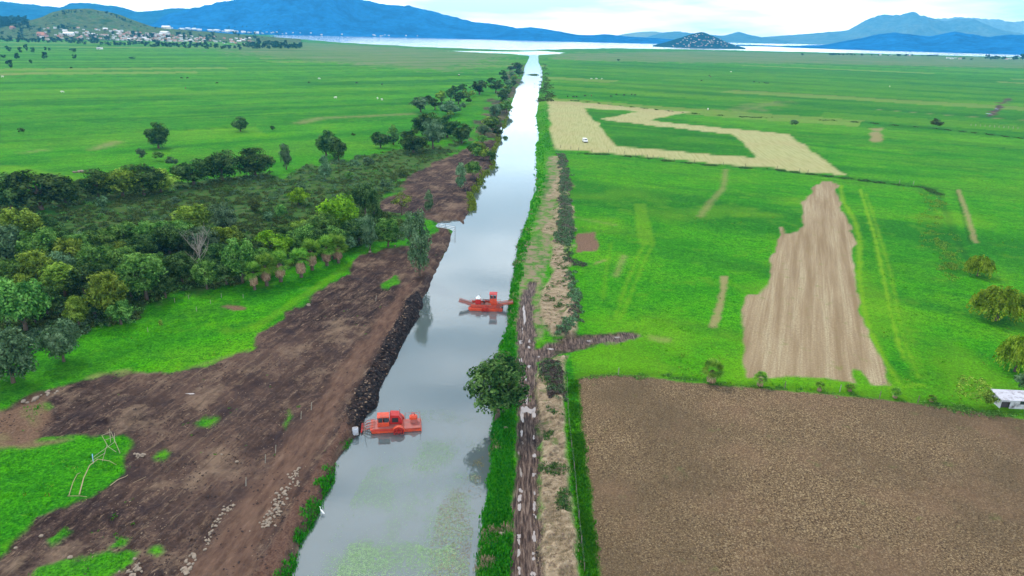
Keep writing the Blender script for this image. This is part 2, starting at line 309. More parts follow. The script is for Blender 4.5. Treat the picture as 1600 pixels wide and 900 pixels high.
# ---- heights
Z = fbm(X/35, Y/35, 3, 40)*.25*np.clip(1-Y/900, .15, 1)
Z += plough*(fbm(X/.45, Y/.45, 2, 41)*.16*sstep(330, 120, DIST)+.05)
ridg = np.abs(fbm(X/3.0+Y/6, Y/7, 3, 42))
Z += dirt*((fbm(X/4.5, Y/4.5, 4, 43))*.55*(1-trackL*.8)*(1-combed*.6)-ridg*.35*(1-trackL)*(1-combed)+fbm(X/.8, Y/.8, 2, 44)*.16)
Z += spoilL*(.45+fbm(X/3.4, Y/2.6, 4, 45, .62)*1.3)
groove = np.sin((X*.93+Y*.36)*2*np.pi/1.25+fbm(X/4, Y/4, 2, 46)*2.2)
Z += combed*(groove*.13+.1)
Z += heap*(.85+fbm(X/2.2, Y/2.6, 4, 47, .6)*1.2+fbm(X/.6, Y/.6, 2, 48)*.16)*np.clip(1-DIST/600, .2, 1)
rut = np.exp(-((np.abs(road_d+ (np.interp(Y, [60, 250], [3.8, 3.8]))/2)-.95)/.32)**2)
Z = Z*(1-road)+road*(-.12+fbm(X/.9, Y/2.0, 3, 49)*.07)-road*rut*.12
Z -= dark*sstep(900, 200, DIST)*.25
Z += sstep(-5, -1.5, canal_sd)*(1-sstep(-1.5, .0, canal_sd))*.15
cdepth = sstep(-1.7, 1.2, canal_sd*np.clip(140/DIST, .2, 1.3)); Z = Z*(1-cdepth)-2.6*cdepth
lk = sstep(-6, 25, lake_sd); Z = Z*(1-lk)-4*lk
Z = np.where(Y > 2600, np.minimum(Z, 0)-0*Y, Z)
wet = np.maximum(sstep(-1.3, .2, canal_sd*np.clip(140/DIST, .2, 1.3)), 0)
VERT = np.stack([X, Y, Z], 1).astype(np.float32)
nr, nc = YY.shape
idx = np.arange(nr*nc).reshape(nr, nc)
Q = np.stack([idx[:-1, :-1].ravel(), idx[:-1, 1:].ravel(), idx[1:, 1:].ravel(), idx[1:, :-1].ravel()], 1)
cov = dict(A=np.stack([dirt, heap, plough, road], 1), B=np.stack([stub, tan, scrub, np.maximum(brownpatch, spoilL*0)], 1),
           C=np.stack([yel, dark, marsh, trackL*dirt], 1), D=np.stack([tanl, spoilL, np.maximum(up*.9, up2), combed], 1))
def ground_height(px_, py_):
    """height of the ground sheet at world x, y"""
    j = np.clip(np.searchsorted(yy, py_)-1, 2, nr-2)
    t = (py_-yy[j])/(yy[j+1]-yy[j]); best = 0
    out = []
    for r in (j, j+1):
        u = px_/math.sqrt(max(yy[r], 0)**2+CAM_H**2); c = int(np.clip(np.searchsorted(uu, u)-1, 0, nc-2))
        s_ = (u-uu[c])/(uu[c+1]-uu[c]); z0 = Z[idx[r, c]]; z1 = Z[idx[r, c+1]]; out.append(z0*(1-s_)+z1*s_)
    return float(out[0]*(1-t)+out[1]*t)
def cover_at(arr, x, y):
    j = int(np.clip(np.searchsorted(yy, y), 2, nr-1)); u = x/math.sqrt(max(yy[j], 0)**2+CAM_H**2); c = int(np.clip(np.searchsorted(uu, u), 0, nc-1))
    return float(arr[idx[j, c]])
def arr_at(arr, x, y):
    j = np.clip(np.searchsorted(yy, y), 2, nr-1); u = x/np.sqrt(np.maximum(yy[j], 0)**2+CAM_H**2); c = np.clip(np.searchsorted(uu, u), 0, nc-1)
    return arr[idx[j, c]]

def ground_material():
    t = NT('ground_cover'); P = t.pos()
    def att(n):
        a = t.n('ShaderNodeAttribute', attribute_name=n); s = t.n('ShaderNodeSeparateColor'); t.put(s.inputs[0], a.outputs['Color'])
        return [s.outputs[0], s.outputs[1], s.outputs[2], a.outputs['Alpha']]
    A = att('A'); B = att('B'); C = att('C'); D = att('D')
    clump = t.noise(P, .9, 3, .65); n_fine = t.noise(P, 2.6, 4, .78); n_mid = t.noise(P, .32, 4, .6); n_big = t.noise(P, .03, 4, .6)
    sx = t.n('ShaderNodeSeparateXYZ'); t.put(sx.inputs[0], P); side = t.math('GREATER_THAN', sx.outputs[0], t.math('MULTIPLY', sx.outputs[1], .042))
    streak = t.mix(side, t.noise(t.map(P, (.003, .022, 1), (0, 0, 34)), 1.0, 5, .6, .4), t.noise(t.map(P, (.003, .022, 1), (0, 0, -29)), 1.0, 5, .6, .4))
    streak2 = t.mix(side, t.noise(t.map(P, (.012, .11, 1), (0, 0, 35)), 1.0, 4, .6, .2), t.noise(t.map(P, (.012, .11, 1), (0, 0, -27)), 1.0, 4, .6, .2))
    # grass
    g = t.ramp(n_big, [(.3, (.018, .17, .000)), (.5, (.048, .265, .000)), (.7, (.105, .32, .001))])
    g = t.mix(t.ramp(streak, [(.36, .85), (.50, 0.0)]), g, (.010, .11, .006))
    g = t.mix(t.ramp(streak, [(.52, 0.0), (.66, .6)]), g, (.10, .23, .012))
    g = t.mix(t.ramp(streak2, [(.52, 0.0), (.66, .55)]), g, (.015, .10, .008))
    g = t.mix(t.ramp(n_mid, [(.35, .45), (.55, 0.0)]), g, (.010, .10, .004))
    g = t.mix(t.ramp(n_mid, [(.56, 0.0), (.75, .40)]), g, (.055, .30, .003))
    g = t.mix(t.ramp(clump, [(.40, .55), (.50, 0.0)]), g, (.008, .10, .003)); g = t.mix(t.ramp(clump, [(.54, 0.0), (.66, .5)]), g, (.06, .31, .003))
    g = t.mix(t.ramp(n_fine, [(.38, .85), (.52, 0.0)]), g, (.005, .065, .002))
    g = t.mix(t.ramp(n_fine, [(.55, 0.0), (.70, .6)]), g, (.09, .36, .010))
    g = t.mix(t.ramp(t.noise(P, .11, 5, .65), [(.56, 0.0), (.70, .45)]), g, (.11, .24, .008))
    dk = t.math('MULTIPLY', C[1], t.ramp(n_mid, [(.3, 1.0), (.7, .55)]))
    g = t.mix(dk, g, (.008, .062, .005))
    g = t.mix(t.math('MULTIPLY', C[0], t.ramp(n_fine, [(.3, .6), (.6, 1.0)])), g, (.16, .30, .008))
    # marsh by the lake
    ms = t.ramp(streak2, [(.38, (.07, .16, .04)), (.50, (.17, .165, .08)), (.62, (.08, .18, .04))])
    g = t.mix(t.math('MULTIPLY', C[2], t.ramp(streak, [(.40, .35), (.58, 1.0)])), g, ms)
    # undergrowth
    sc = t.ramp(n_mid, [(.35, (.020, .045, .010)), (.5, (.045, .10, .018)), (.65, (.075, .08, .03))])
    g = t.mix(t.math('MULTIPLY', B[2], .93), g, sc)
    # stubble
    rows_ = t.noise(t.map(P, (.06, .9, 1), (0, 0, 84)), 1.0, 3, .6)
    st = t.ramp(rows_, [(.35, (.26, .26, .10)), (.6, (.34, .335, .15)), (.8, (.28, .29, .11))])
    st = t.mix(t.ramp(n_big, [(.4, 0.0), (.7, .45)]), st, (.33, .26, .12))
    c = t.mix(B[0], g, st)
    # tan field with long tractor bands
    band = t.noise(t.map(P, (.02, .50, 1), (0, 0, 68)), 1.0, 3, .55)
    tn = t.ramp(band, [(.34, (.23, .165, .09)), (.5, (.31, .235, .14)), (.66, (.38, .31, .19))])
    tn = t.mix(t.ramp(t.noise(t.map(P, (.06, 2.6, 1), (0, 0, 68)), 1.0, 3, .6), [(.40, .35), (.55, 0.0)]), tn, (.19, .13, .075))
    tn = t.mix(t.ramp(n_fine, [(.4, .5), (.6, 0.0)]), tn, (.15, .095, .055))
    tn = t.mix(t.ramp(n_mid, [(.60, 0.0), (.72, .6)]), tn, (.16, .17, .05))
    c = t.mix(B[1], c, tn); c = t.mix(t.math('MULTIPLY', D[0], t.ramp(n_fine, [(.3, .6), (.6, 1.0)])), c, (.25, .19, .09))
    # bare dark earth
    er = t.noise(t.map(P, (.24, .5, 1), (0, 0, 76)), 1.0, 6, .66, .5)
    e = t.ramp(er, [(.36, (.018, .011, .012)), (.47, (.048, .029, .024)), (.56, (.100, .062, .048)), (.70, (.22, .15, .10))])
    e = t.mix(t.ramp(n_fine, [(.42, .7), (.6, 0.0)]), e, (.018, .012, .012))
    e = t.mix(t.ramp(t.noise(t.map(P, (.5, 1.6, 1), (0, 0, 70)), 1.0, 4, .7), [(.58, 0.0), (.68, .75)]), e, (.25, .175, .12))
    e = t.mix(t.ramp(n_big, [(.45, 0.0), (.62, .6)]), e, (.125, .076, .055)); e8 = t.noise(P, .10, 5, .7)
    e = t.mix(t.ramp(e8, [(.36, .75), (.47, 0.0)]), e, (.028, .019, .021)); e = t.mix(t.ramp(e8, [(.53, 0.0), (.66, .65)]), e, (.22, .15, .10))
    ln = t.noise(t.map(P, (.03, 1.1, 1), (0, 0, 78)), 1.0, 4, .7, .3); e = t.mix(t.ramp(ln, [(.38, .40), (.46, 0.0)]), e, (.030, .020, .018)); e = t.mix(t.ramp(ln, [(.56, 0.0), (.68, .35)]), e, (.21, .15, .10))
    c = t.mix(t.math('MULTIPLY', D[2], t.ramp(n_mid, [(.42, .25), (.56, 1.0)])), c, (.22, .165, .11))
    c = t.mix(A[0], c, e)
    c = t.mix(t.math('MULTIPLY', C[3], .78), c, t.ramp(t.noise(t.map(P, (.25, .9, 1), (0, 0, 84)), 1.0, 5, .65), [(.35, (.075, .042, .030)), (.6, (.155, .09, .062)), (.75, (.2, .13, .09))]))
    c = t.mix(D[3], c, t.ramp(n_fine, [(.35, (.06, .032, .024)), (.65, (.15, .085, .06))]))
    c = t.mix(B[3], c, t.ramp(n_fine, [(.35, (.10, .055, .035)), (.65, (.2, .125, .08))]))
    # canal-side spoil, almost black
    c = t.mix(D[1], c, t.ramp(t.noise(P, 1.3, 5, .7), [(.4, (.010, .008, .009)), (.58, (.030, .024, .024)), (.72, (.13, .105, .085))]))
    # straw-coloured dredged heaps
    hp = t.ramp(t.noise(t.map(P, (.5, 1.4, 1), (0, 0, 20)), 1.0, 5, .68), [(.32, (.10, .075, .045)), (.48, (.26, .195, .125)), (.7, (.40, .31, .21))])
    hp = t.mix(t.ramp(t.noise(P, .35, 4, .6), [(.56, 0.0), (.66, .8)]), hp, (.07, .12, .025))
    c = t.mix(A[1], c, hp)
    # ploughed stubble clods
    vor = t.n('ShaderNodeTexVoronoi'); t.put(vor.inputs['Vector'], t.map(P, (1, .8, 1))); vor.inputs['Scale'].default_value = 2.1
    pl = t.ramp(t.noise(P, 4.2, 5, .78), [(.38, (.036, .022, .013)), (.48, (.115, .075, .042)), (.56, (.215, .150, .082)), (.68, (.44, .34, .20))])
    pl = t.mix(t.ramp(n_big, [(.40, .6), (.56, 0.0)]), pl, (.085, .060, .035)); pl = t.mix(t.ramp(t.noise(P, .07, 3, .6), [(.50, 0.0), (.68, .4)]), pl, (.19, .115, .07))
    pl = t.mix(t.ramp(t.noise(P, .22, 3, .6), [(.64, 0.0), (.74, .35)]), pl, (.08, .12, .03))
    c = t.mix(A[2], c, pl)
    # mud road
    rd = t.ramp(t.noise(t.map(P, (3.2, .35, 1)), 1.0, 5, .7), [(.38, (.022, .014, .012)), (.5, (.075, .048, .038)), (.64, (.19, .135, .105))])
    c = t.mix(A[3], c, rd)
    rough = t.mix(A[3], (.95, .95, .95), (.5, .5, .5))
    bstr = t.math('ADD', .35, t.math('MULTIPLY', t.math('ADD', A[0], t.math('ADD', A[2], D[1])), .5))
    t.bsdf(c, rough, .04, t.bump(t.math('ADD', n_fine, t.math('MULTIPLY', n_mid, 1.5)), bstr, .22))
    return t.m
MAT_GROUND = ground_material()
def split_ground():
    names = ['grass_field', 'bare_earth', 'ploughed_field', 'dirt_road', 'stubble_field', 'mown_strip_field', 'scrub_ground', 'spoil_bank', 'canal_bed', 'lake_bed']
    W = np.stack([np.full(NV, .42), dirt, plough, road*1.3, stub, tan, scrub*.8, heap*1.1, cdepth*2, lk*2.2], 1)
    cls = np.argmax(W[Q].mean(1), 1)
    for k, nm in enumerate(names):
        q = Q[cls == k]
        if not len(q): continue
        used, inv = np.unique(q, return_inverse=True)
        me = mesh_np(nm, VERT[used], quads=inv.reshape(-1, 4), mats=[MAT_GROUND], smooth=True)
        for a, v in cov.items():
            at = me.attributes.new(a, 'FLOAT_COLOR', 'POINT'); at.data.foreach_set('color', v[used].astype(np.float32).ravel())
        tag(link(nm, me), kind='structure')
split_ground()
# ------------------------------------------------------------------ water
def water_material(name, base, blend, rough, rip, amp):
    t = NT(name); P = t.pos()
    h = t.math('ADD', t.noise(t.map(P, (.5, .9, 1)), rip, 3, .6), t.math('MULTIPLY', t.noise(P, rip*.12, 3, .5), 1.5))
    nrm = t.bump(h, amp, .05)
    d = t.n('ShaderNodeBsdfDiffuse'); t.put(d.inputs[0], t.mix(t.noise(P, .05, 4, .6), tuple(x*.8 for x in base), tuple(x*1.2 for x in base)))
    g = t.n('ShaderNodeBsdfGlossy'); g.inputs['Roughness'].default_value = rough; g.inputs['Color'].default_value = (.92, .97, .97, 1); t.put(g.inputs['Normal'], nrm)
    lw = t.n('ShaderNodeFresnel'); lw.inputs['IOR'].default_value = blend; t.put(lw.inputs['Normal'], nrm)
    m = t.n('ShaderNodeMixShader'); t.put(m.inputs[0], lw.outputs[0]); t.put(m.inputs[1], d.outputs[0]); t.put(m.inputs[2], g.outputs[0])
    t.t.links.new(m.outputs[0], t.out.inputs[0]); return t.m
MAT_WATER = water_material('canal_water', (.085, .108, .112), 2.3, .04, 1.6, .12)
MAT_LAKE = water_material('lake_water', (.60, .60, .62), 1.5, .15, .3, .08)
def sheet(name, x0, x1, y0, y1, z, m):
    v = [(x0, y0, z), (x1, y0, z), (x1, y1, z), (x0, y1, z)]
    return tag(link(name, mesh_np(name, v, quads=[(0, 1, 2, 3)], mats=[m])), kind='structure')
sheet('canal_water', -120, 160, -60, 2100, WATER_Z, MAT_WATER)
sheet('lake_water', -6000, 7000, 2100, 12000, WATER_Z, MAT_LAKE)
# ------------------------------------------------------------------ mountains
def ridge(name, sky, d_front, d_crest, d_back, cols, s, tex=.004, rough_amp=.10, base_z=0.0, n=360, nv=46):
    sx = np.array([p[0] for p in sky], float); sy = np.array([p[1] for p in sky], float)
    px = np.linspace(sx[0], sx[-1], n); py = np.interp(px, sx, sy)
    k = np.ones(5)/5; py = np.convolve(np.pad(py, 2, 'edge'), k, 'valid')
    rs = np.concatenate([np.linspace(d_front, d_crest, nv*2//3), np.linspace(d_crest, d_back, nv-nv*2//3+1)[1:]])
    V = []
    hx = []; dirs = []
    for a, b in zip(px, py):
        d = ray(a, b); t = d_crest/math.hypot(d[0], d[1]); hx.append(max(base_z+1, CAM_H+d[2]*t)); q = math.hypot(d[0], d[1]); dirs.append((d[0]/q, d[1]/q))
    hx = np.array(hx); dirs = np.array(dirs)
    R, I = np.meshgrid(rs, np.arange(n), indexing='ij')
    dx = dirs[I, 0]; dy = dirs[I, 1]; x = dx*R; y = dy*R
    p = np.where(R < d_crest, (R-d_front)/(d_crest-d_front), 1-(R-d_crest)/(d_back-d_crest)); p = np.clip(p, 0, 1)
    prof = .75*p+.25*p*p*(3-2*p)
    spur = 1-np.abs(fbm(x/(d_crest*.05), y/(d_crest*.09), 4, s))*1.6
    H = hx[I]-base_z
    z = base_z-3+(H+3)*prof*(1-(1-p)*p*1.6*(1-spur)*.9)+H*rough_amp*fbm(x/(d_crest*.012), y/(d_crest*.012), 4, s+3)*p*(1.05-p)
    z += fbm(x/45, y/45, 2, s+9)*np.minimum(H*.035, 14)*np.minimum(p*5, 1)
    v = np.stack([x.ravel(), y.ravel(), z.ravel()], 1); id_ = np.arange(len(v)).reshape(R.shape)
    q = np.stack([id_[:-1, :-1].ravel(), id_[:-1, 1:].ravel(), id_[1:, 1:].ravel(), id_[1:, :-1].ravel()], 1)
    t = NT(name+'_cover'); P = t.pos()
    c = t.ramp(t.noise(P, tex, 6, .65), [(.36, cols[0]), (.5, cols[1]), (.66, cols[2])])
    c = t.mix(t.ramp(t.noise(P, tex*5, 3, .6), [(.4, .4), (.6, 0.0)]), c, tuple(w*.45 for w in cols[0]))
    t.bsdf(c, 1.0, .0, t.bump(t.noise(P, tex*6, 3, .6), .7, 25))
    o = tag(link(name, mesh_np(name, v, quads=q, mats=[t.m], smooth=True)), kind='structure')
    return o
HAZE_BLUE_FOREST = [(.003, .09, .26), (.006, .14, .38), (.012, .17, .42)]  # forest tone with the blue of distant haze painted into the albedo
ridge('mountain', [(170,58),(215,48),(240,36),(262,22),(300,13),(340,4),(375,-2),(430,-22),(480,-34),(520,-28),(552,-4),(600,7),(640,9),(675,18),(700,24),(740,34),(770,37),(800,42),(830,50),(865,62),(880,66)], 5700, 7000, 8800, HAZE_BLUE_FOREST, 101)
ridge('mountain', [(-260,20),(-120,-14),(-60,0),(0,2),(60,8),(95,12),(110,4),(150,6),(185,10),(215,18),(250,16),(275,12),(310,14),(340,30)], 6400, 8200, 9800, [(.005, .10, .22), (.01, .13, .26), (.02, .15, .27)], 111)  # haze blue is painted into this slope colour too
ridge('hills', [(760,62),(800,45),(830,42),(850,45),(880,50),(900,54),(920,55),(945,53),(980,57),(1020,59),(1060,62),(1100,66),(1180,73)], 5600, 6100, 7200, HAZE_BLUE_FOREST, 121, n=240)
ridge('hills', [(940,60),(975,53),(1000,50),(1020,49),(1045,52),(1080,58),(1120,64)], 10000, 11200, 12200, [(.22, .34, .30), (.26, .38, .32), (.28, .4, .33)], 131, n=160)  # pale albedo carries painted distance haze
ridge('hills', [(1000,62),(1020,55),(1040,50),(1060,49),(1090,53),(1130,56),(1145,52),(1155,49),(1165,53),(1190,58),(1230,64)], 9000, 10200, 11600, [(.07, .19, .26), (.09, .22, .27), (.11, .24, .27)], 141, n=160)  # haze tint painted into the ridge colour
ridge('hills', [(1150,76),(1220,72),(1290,70),(1320,64),(1350,59),(1375,53),(1400,51),(1425,54),(1452,57),(1475,53),(1492,49),(1515,53),(1545,58),(1570,55),(1600,54),(1680,50),(1800,62)], 5300, 6300, 7600, HAZE_BLUE_FOREST, 151)
ridge('mountain', [(1130,66),(1180,59),(1230,55),(1270,52),(1325,47),(1342,37),(1355,30),(1370,25),(1383,22),(1395,23),(1410,22),(1420,18),(1430,19),(1440,25),(1452,27),(1470,33),(1485,32),(1500,29),(1520,30),(1540,37),(1560,46),(1600,53),(1700,62)], 9800, 11400, 13200, [(.09, .21, .27), (.12, .25, .29), (.18, .28, .27)], 161)  # far ridge: albedo lightened and blued to paint in extra haze
ridge('mountain', [(1430,50),(1460,30),(1490,27),(1520,28),(1545,30),(1560,30),(1580,35),(1600,33),(1680,28),(1800,50)], 12200, 13800, 15000, [(.22, .36, .38), (.25, .40, .40), (.28, .42, .40)], 171, n=200)  # farthest ridge, palest albedo, haze painted into its colour
ridge('hill', [(-120,60),(-60,50),(0,44),(22,37),(45,33),(65,27),(80,19),(100,15),(135,13),(160,16),(185,22),(210,32),(240,42),(280,46),(330,50),(400,56),(470,61)], 2900, 3350, 4300, [(.05, .13, .04), (.15, .19, .07), (.09, .19, .05)], 181, tex=.02, rough_amp=.04)
ridge('hill', [(-200,45),(-60,26),(0,25),(30,26),(50,32),(80,42)], 3500, 4000, 4600, [(.02, .07, .03), (.03, .08, .035), (.05, .09, .04)], 191, tex=.02, n=120)
ridge('island', [(1020,71),(1040,66),(1060,60),(1075,55),(1090,51),(1097,50),(1105,52),(1120,59),(1135,66),(1150,71),(1165,75)], 4150, 4420, 4800, [(.008, .055, .09), (.014, .08, .11), (.03, .10, .10)], 201, tex=.02, n=100)
# ------------------------------------------------------------------ air
def haze():
    v = [(x, y, z) for z in (-6.5, 900) for x, y in ((-14500, -1500), (14500, -1500), (14500, 15300), (-14500, 15300))]
    me = mesh_np('haze', v, quads=[(0, 3, 2, 1), (4, 5, 6, 7), (0, 1, 5, 4), (1, 2, 6, 5), (2, 3, 7, 6), (3, 0, 4, 7)])
    m = bpy.data.materials.new('haze_air'); m.use_nodes = True; nt = m.node_tree; nt.nodes.clear()
    o = nt.nodes.new('ShaderNodeOutputMaterial'); p = nt.nodes.new('ShaderNodeVolumePrincipled')
    p.inputs['Color'].default_value = (.09, .53, 1.0, 1); p.inputs['Density'].default_value = 7.2e-5; p.inputs['Anisotropy'].default_value = 0.0
    nt.links.new(p.outputs[0], o.inputs['Volume']); me.materials.append(m)
    tag(link('haze', me), kind='stuff')
haze()
# ================================================================== FOLIAGE
def leaf_material(name, lo, mid, hi, transl=.25):
    t = NT(name); P = t.obj(); oi = t.n('ShaderNodeObjectInfo')
    f = t.noise(P, 2.6, 2, .6); g = t.noise(P, 13.0, 2, .7)
    c = t.ramp(t.math('ADD', t.math('MULTIPLY', f, .6), t.math('MULTIPLY', g, .4)), [(.38, lo), (.48, mid), (.60, hi)])
    hs = t.n('ShaderNodeHueSaturation'); t.put(hs.inputs['Color'], c)
    t.put(hs.inputs['Hue'], t.math('ADD', .485, t.math('MULTIPLY', oi.outputs['Random'], .03))); t.put(hs.inputs['Value'], t.math('ADD', .75, t.math('MULTIPLY', oi.outputs['Random'], .5)))
    c = hs.outputs[0]
    d = t.n('ShaderNodeBsdfDiffuse'); t.put(d.inputs[0], c); r = t.n('ShaderNodeBsdfTranslucent'); t.put(r.inputs[0], c)
    m = t.n('ShaderNodeMixShader'); m.inputs[0].default_value = transl; t.put(m.inputs[1], d.outputs[0]); t.put(m.inputs[2], r.outputs[0])
    t.t.links.new(m.outputs[0], t.out.inputs[0]); return t.m
LM = dict(
    dark=leaf_material('dark_leaves', (.008, .028, .008), (.032, .080, .018), (.13, .22, .06)),
    mid=leaf_material('green_leaves', (.012, .048, .008), (.068, .175, .028), (.22, .40, .085)),
    olive=leaf_material('olive_leaves', (.026, .055, .006), (.11, .19, .020), (.33, .45, .065)),
    bright=leaf_material('bright_leaves', (.03, .10, .004), (.13, .29, .012), (.28, .50, .03)),
    grey=leaf_material('grey_green_leaves', (.018, .045, .018), (.075, .15, .06), (.20, .32, .16)),
    yellow=leaf_material('yellow_green_leaves', (.030, .065, .003), (.12, .20, .010), (.30, .39, .03)),
    far=leaf_material('far_leaves', (.010, .04, .014), (.022, .075, .028), (.05, .12, .04)),
    scrub=leaf_material('scrub_leaves', (.018, .030, .010), (.06, .090, .022), (.13, .17, .05)),
    reed=leaf_material('reed_leaves', (.02, .07, .02), (.05, .13, .03), (.12, .2, .05)),
    grass=leaf_material('grass_blades', (.010, .10, .003), (.028, .21, .006), (.08, .30, .012)),
    straw=leaf_material('straw', (.12, .09, .05), (.27, .20, .12), (.42, .33, .21)),
    palm=leaf_material('palm_leaves', (.03, .10, .010), (.11, .27, .025), (.26, .45, .06)))
BARK = simple('bark', (.10, .075, .055), .9, .1, .5, 6); PALE_BARK = simple('pale_bark', (.25, .22, .18), .9, .1, .3, 5)
SKIRT = leaf_material('dry_fronds', (.12, .07, .045), (.30, .19, .12), (.42, .29, .19), .1)
def cards(p, n, s, asp=1.8, jit=.7, rng=RNG, tip=False):
    """leaf-sized diamond faces at points p, roughly facing n"""
    k = len(p); n = n+rng.normal(0, jit, (k, 3)); n /= np.linalg.norm(n, axis=1)[:, None]+1e-9
    a = rng.normal(0, 1, (k, 3)); u = np.cross(n, a); u /= np.linalg.norm(u, axis=1)[:, None]+1e-9; w = np.cross(n, u)
    s = np.broadcast_to(np.asarray(s, float), (k,))*rng.uniform(.6, 1.35, k); s = s[:, None]
    v = np.stack([p-u*s*asp*.5, p-w*s*.5+n*s*.12, p+u*s*asp*.5, p+w*s*.5+n*s*.12], 1).reshape(-1, 3)
    return v, np.arange(k*4).reshape(-1, 4)
def sphere_pts(k, rng=RNG):
    v = rng.normal(0, 1, (k, 3)); return v/np.linalg.norm(v, axis=1)[:, None]
def crown_mesh(name, kind, mat, lobes=34, per=95, leaf=.42, shape='round', seed=1):
    """unit tree: crown about 2 wide (-1..1), standing 0..2 high"""
    rng = np.random.default_rng(seed); P = []; N_ = []
    for i in range(lobes):
        d = sphere_pts(1, rng)[0]; d[2] = d[2]*.9+.12; rr = rng.uniform(.30, .78)**.6
        if shape == 'round': c = np.array([d[0]*rr*.76, d[1]*rr*.76, 1.08+d[2]*rr*.80]); r = rng.uniform(.20, .36)
        elif shape == 'tall': c = np.array([d[0]*rr*.6, d[1]*rr*.6, .95+d[2]*rr*1.12]); c[:2] *= 1.15-.35*(c[2]/2); r = rng.uniform(.18, .34)
        elif shape == 'dome': c = np.array([d[0]*rr*.78, d[1]*rr*.78, .90+d[2]*rr*.95]); r = rng.uniform(.22, .36)
        elif shape == 'sparse': c = np.array([d[0]*rr*.8, d[1]*rr*.8, 1.2+d[2]*rr*.65]); r = rng.uniform(.14, .26)
        k = int(per*(r/.3)**2); q = sphere_pts(k, rng); q[:, 2] = np.where((q[:, 2] < -.3) & (rng.random(k) < .6), -q[:, 2], q[:, 2])
        P.append(c+q*r*np.array([1, 1, .85])*rng.uniform(.55, 1.06, (k, 1))); N_.append(q)
    P = np.vstack(P); N_ = np.vstack(N_); N_[:, 2] += .25
    P[:, 2] = np.maximum(P[:, 2], .12 if shape == 'dome' else .16)
    v, q = cards(P, N_, leaf*.17, 1.7, .38, rng)
    return mesh_np(name, v, quads=q, mats=[mat])
def tube(path, rad, sides=6):
    path = np.array(path, float); V = []; F = []
    for i, p in enumerate(path):
        d = path[min(i+1, len(path)-1)]-path[max(i-1, 0)]; d /= np.linalg.norm(d)+1e-9
        a = np.cross(d, [0, 0, 1] if abs(d[2]) < .9 else [1, 0, 0]); a /= np.linalg.norm(a); b = np.cross(d, a)
        for k in range(sides):
            t = 2*math.pi*k/sides; V.append(p+(a*math.cos(t)+b*math.sin(t))*rad[i])
    for i in range(len(path)-1):
        for k in range(sides): F.append((i*sides+k, i*sides+(k+1) % sides, (i+1)*sides+(k+1) % sides, (i+1)*sides+k))
    return V, F
def join(parts):
    V = []; F = []; o = 0
    for v, f in parts: V += list(v); F += [tuple(i+o for i in q) for q in f]; o += len(v)
    return V, F
def trunk_mesh(name, mat, seed, top=1.2, spread=.6, limbs=5, r=.07):
    rng = random.Random(seed); P = [tube([(0, 0, -.05), (.03, .01, .3), (.0, .04, .7), (.05, 0, top)], [r*1.4, r, r*.8, r*.35])]
    for i in range(limbs):
        a = rng.uniform(0, 6.28); h = rng.uniform(.35, .8); l = rng.uniform(.5, 1)*spread
        P.append(tube([(0, .02, h), (math.cos(a)*l*.5, math.sin(a)*l*.5, h+.25), (math.cos(a)*l, math.sin(a)*l, h+.65)], [r*.55, r*.38, r*.12], 5))
    v, f = join(P); return mesh_np(name, v, quads=f, mats=[mat], smooth=True)
TRUNKS = [trunk_mesh('trunk', BARK, i) for i in range(3)]
CROWNS = {}
def crown(kind, shape, var):
    k = (kind, shape, var)
    if k not in CROWNS:
        if shape == 'weep': CROWNS[k] = weep_mesh('crown', LM[kind], var)
        elif shape == 'tiny': CROWNS[k] = crown_mesh('crown', kind, LM[kind], 9, 26, 1.25, 'round', 50+var)
        elif shape == 'small': CROWNS[k] = crown_mesh('crown', kind, LM[kind], 20, 60, .62, 'round', 50+var)
        elif shape == 'sparse': CROWNS[k] = crown_mesh('crown', kind, LM[kind], 26, 60, .36, 'sparse', 70+var)
        elif shape == 'tall': CROWNS[k] = crown_mesh('crown', kind, LM[kind], 40, 100, .36, 'tall', 80+var)
        elif shape == 'dome': CROWNS[k] = crown_mesh('crown', kind, LM[kind], 40, 110, .38, 'dome', 90+var)
        else: CROWNS[k] = crown_mesh('crown', kind, LM[kind], 40, 120, .38, 'round', 20+var)
    return CROWNS[k]
def weep_mesh(name, mat, seed):
    rng = np.random.default_rng(300+seed); V = []; Q = []; o = 0
    for i in range(640):
        d = sphere_pts(1, rng)[0]; d[2] = abs(d[2]); r = rng.uniform(.45, 1.0)
        st = np.array([d[0]*r*.85, d[1]*r*.85, .9+d[2]*1.0*r]); ln = rng.uniform(.25, .7); n = 7
        for k in range(n):
            f = k/n; c = st+np.array([d[0]*.18*f, d[1]*.18*f, -ln*f*f-.1*f]); c = c+rng.normal(0, .02, 3)
            if c[2] < .2: break
            a = rng.uniform(0, 6.28); w = np.array([math.cos(a), math.sin(a), 0])*.028; h = np.array([d[0]*.03, d[1]*.03, -ln/n*1.3])
            V += [c-w, c+h*.5-w*1.6, c+h, c+w]; Q.append((o, o+1, o+2, o+3)); o += 4
    return mesh_np(name, V, quads=Q, mats=[mat])
TREE_N = [0]
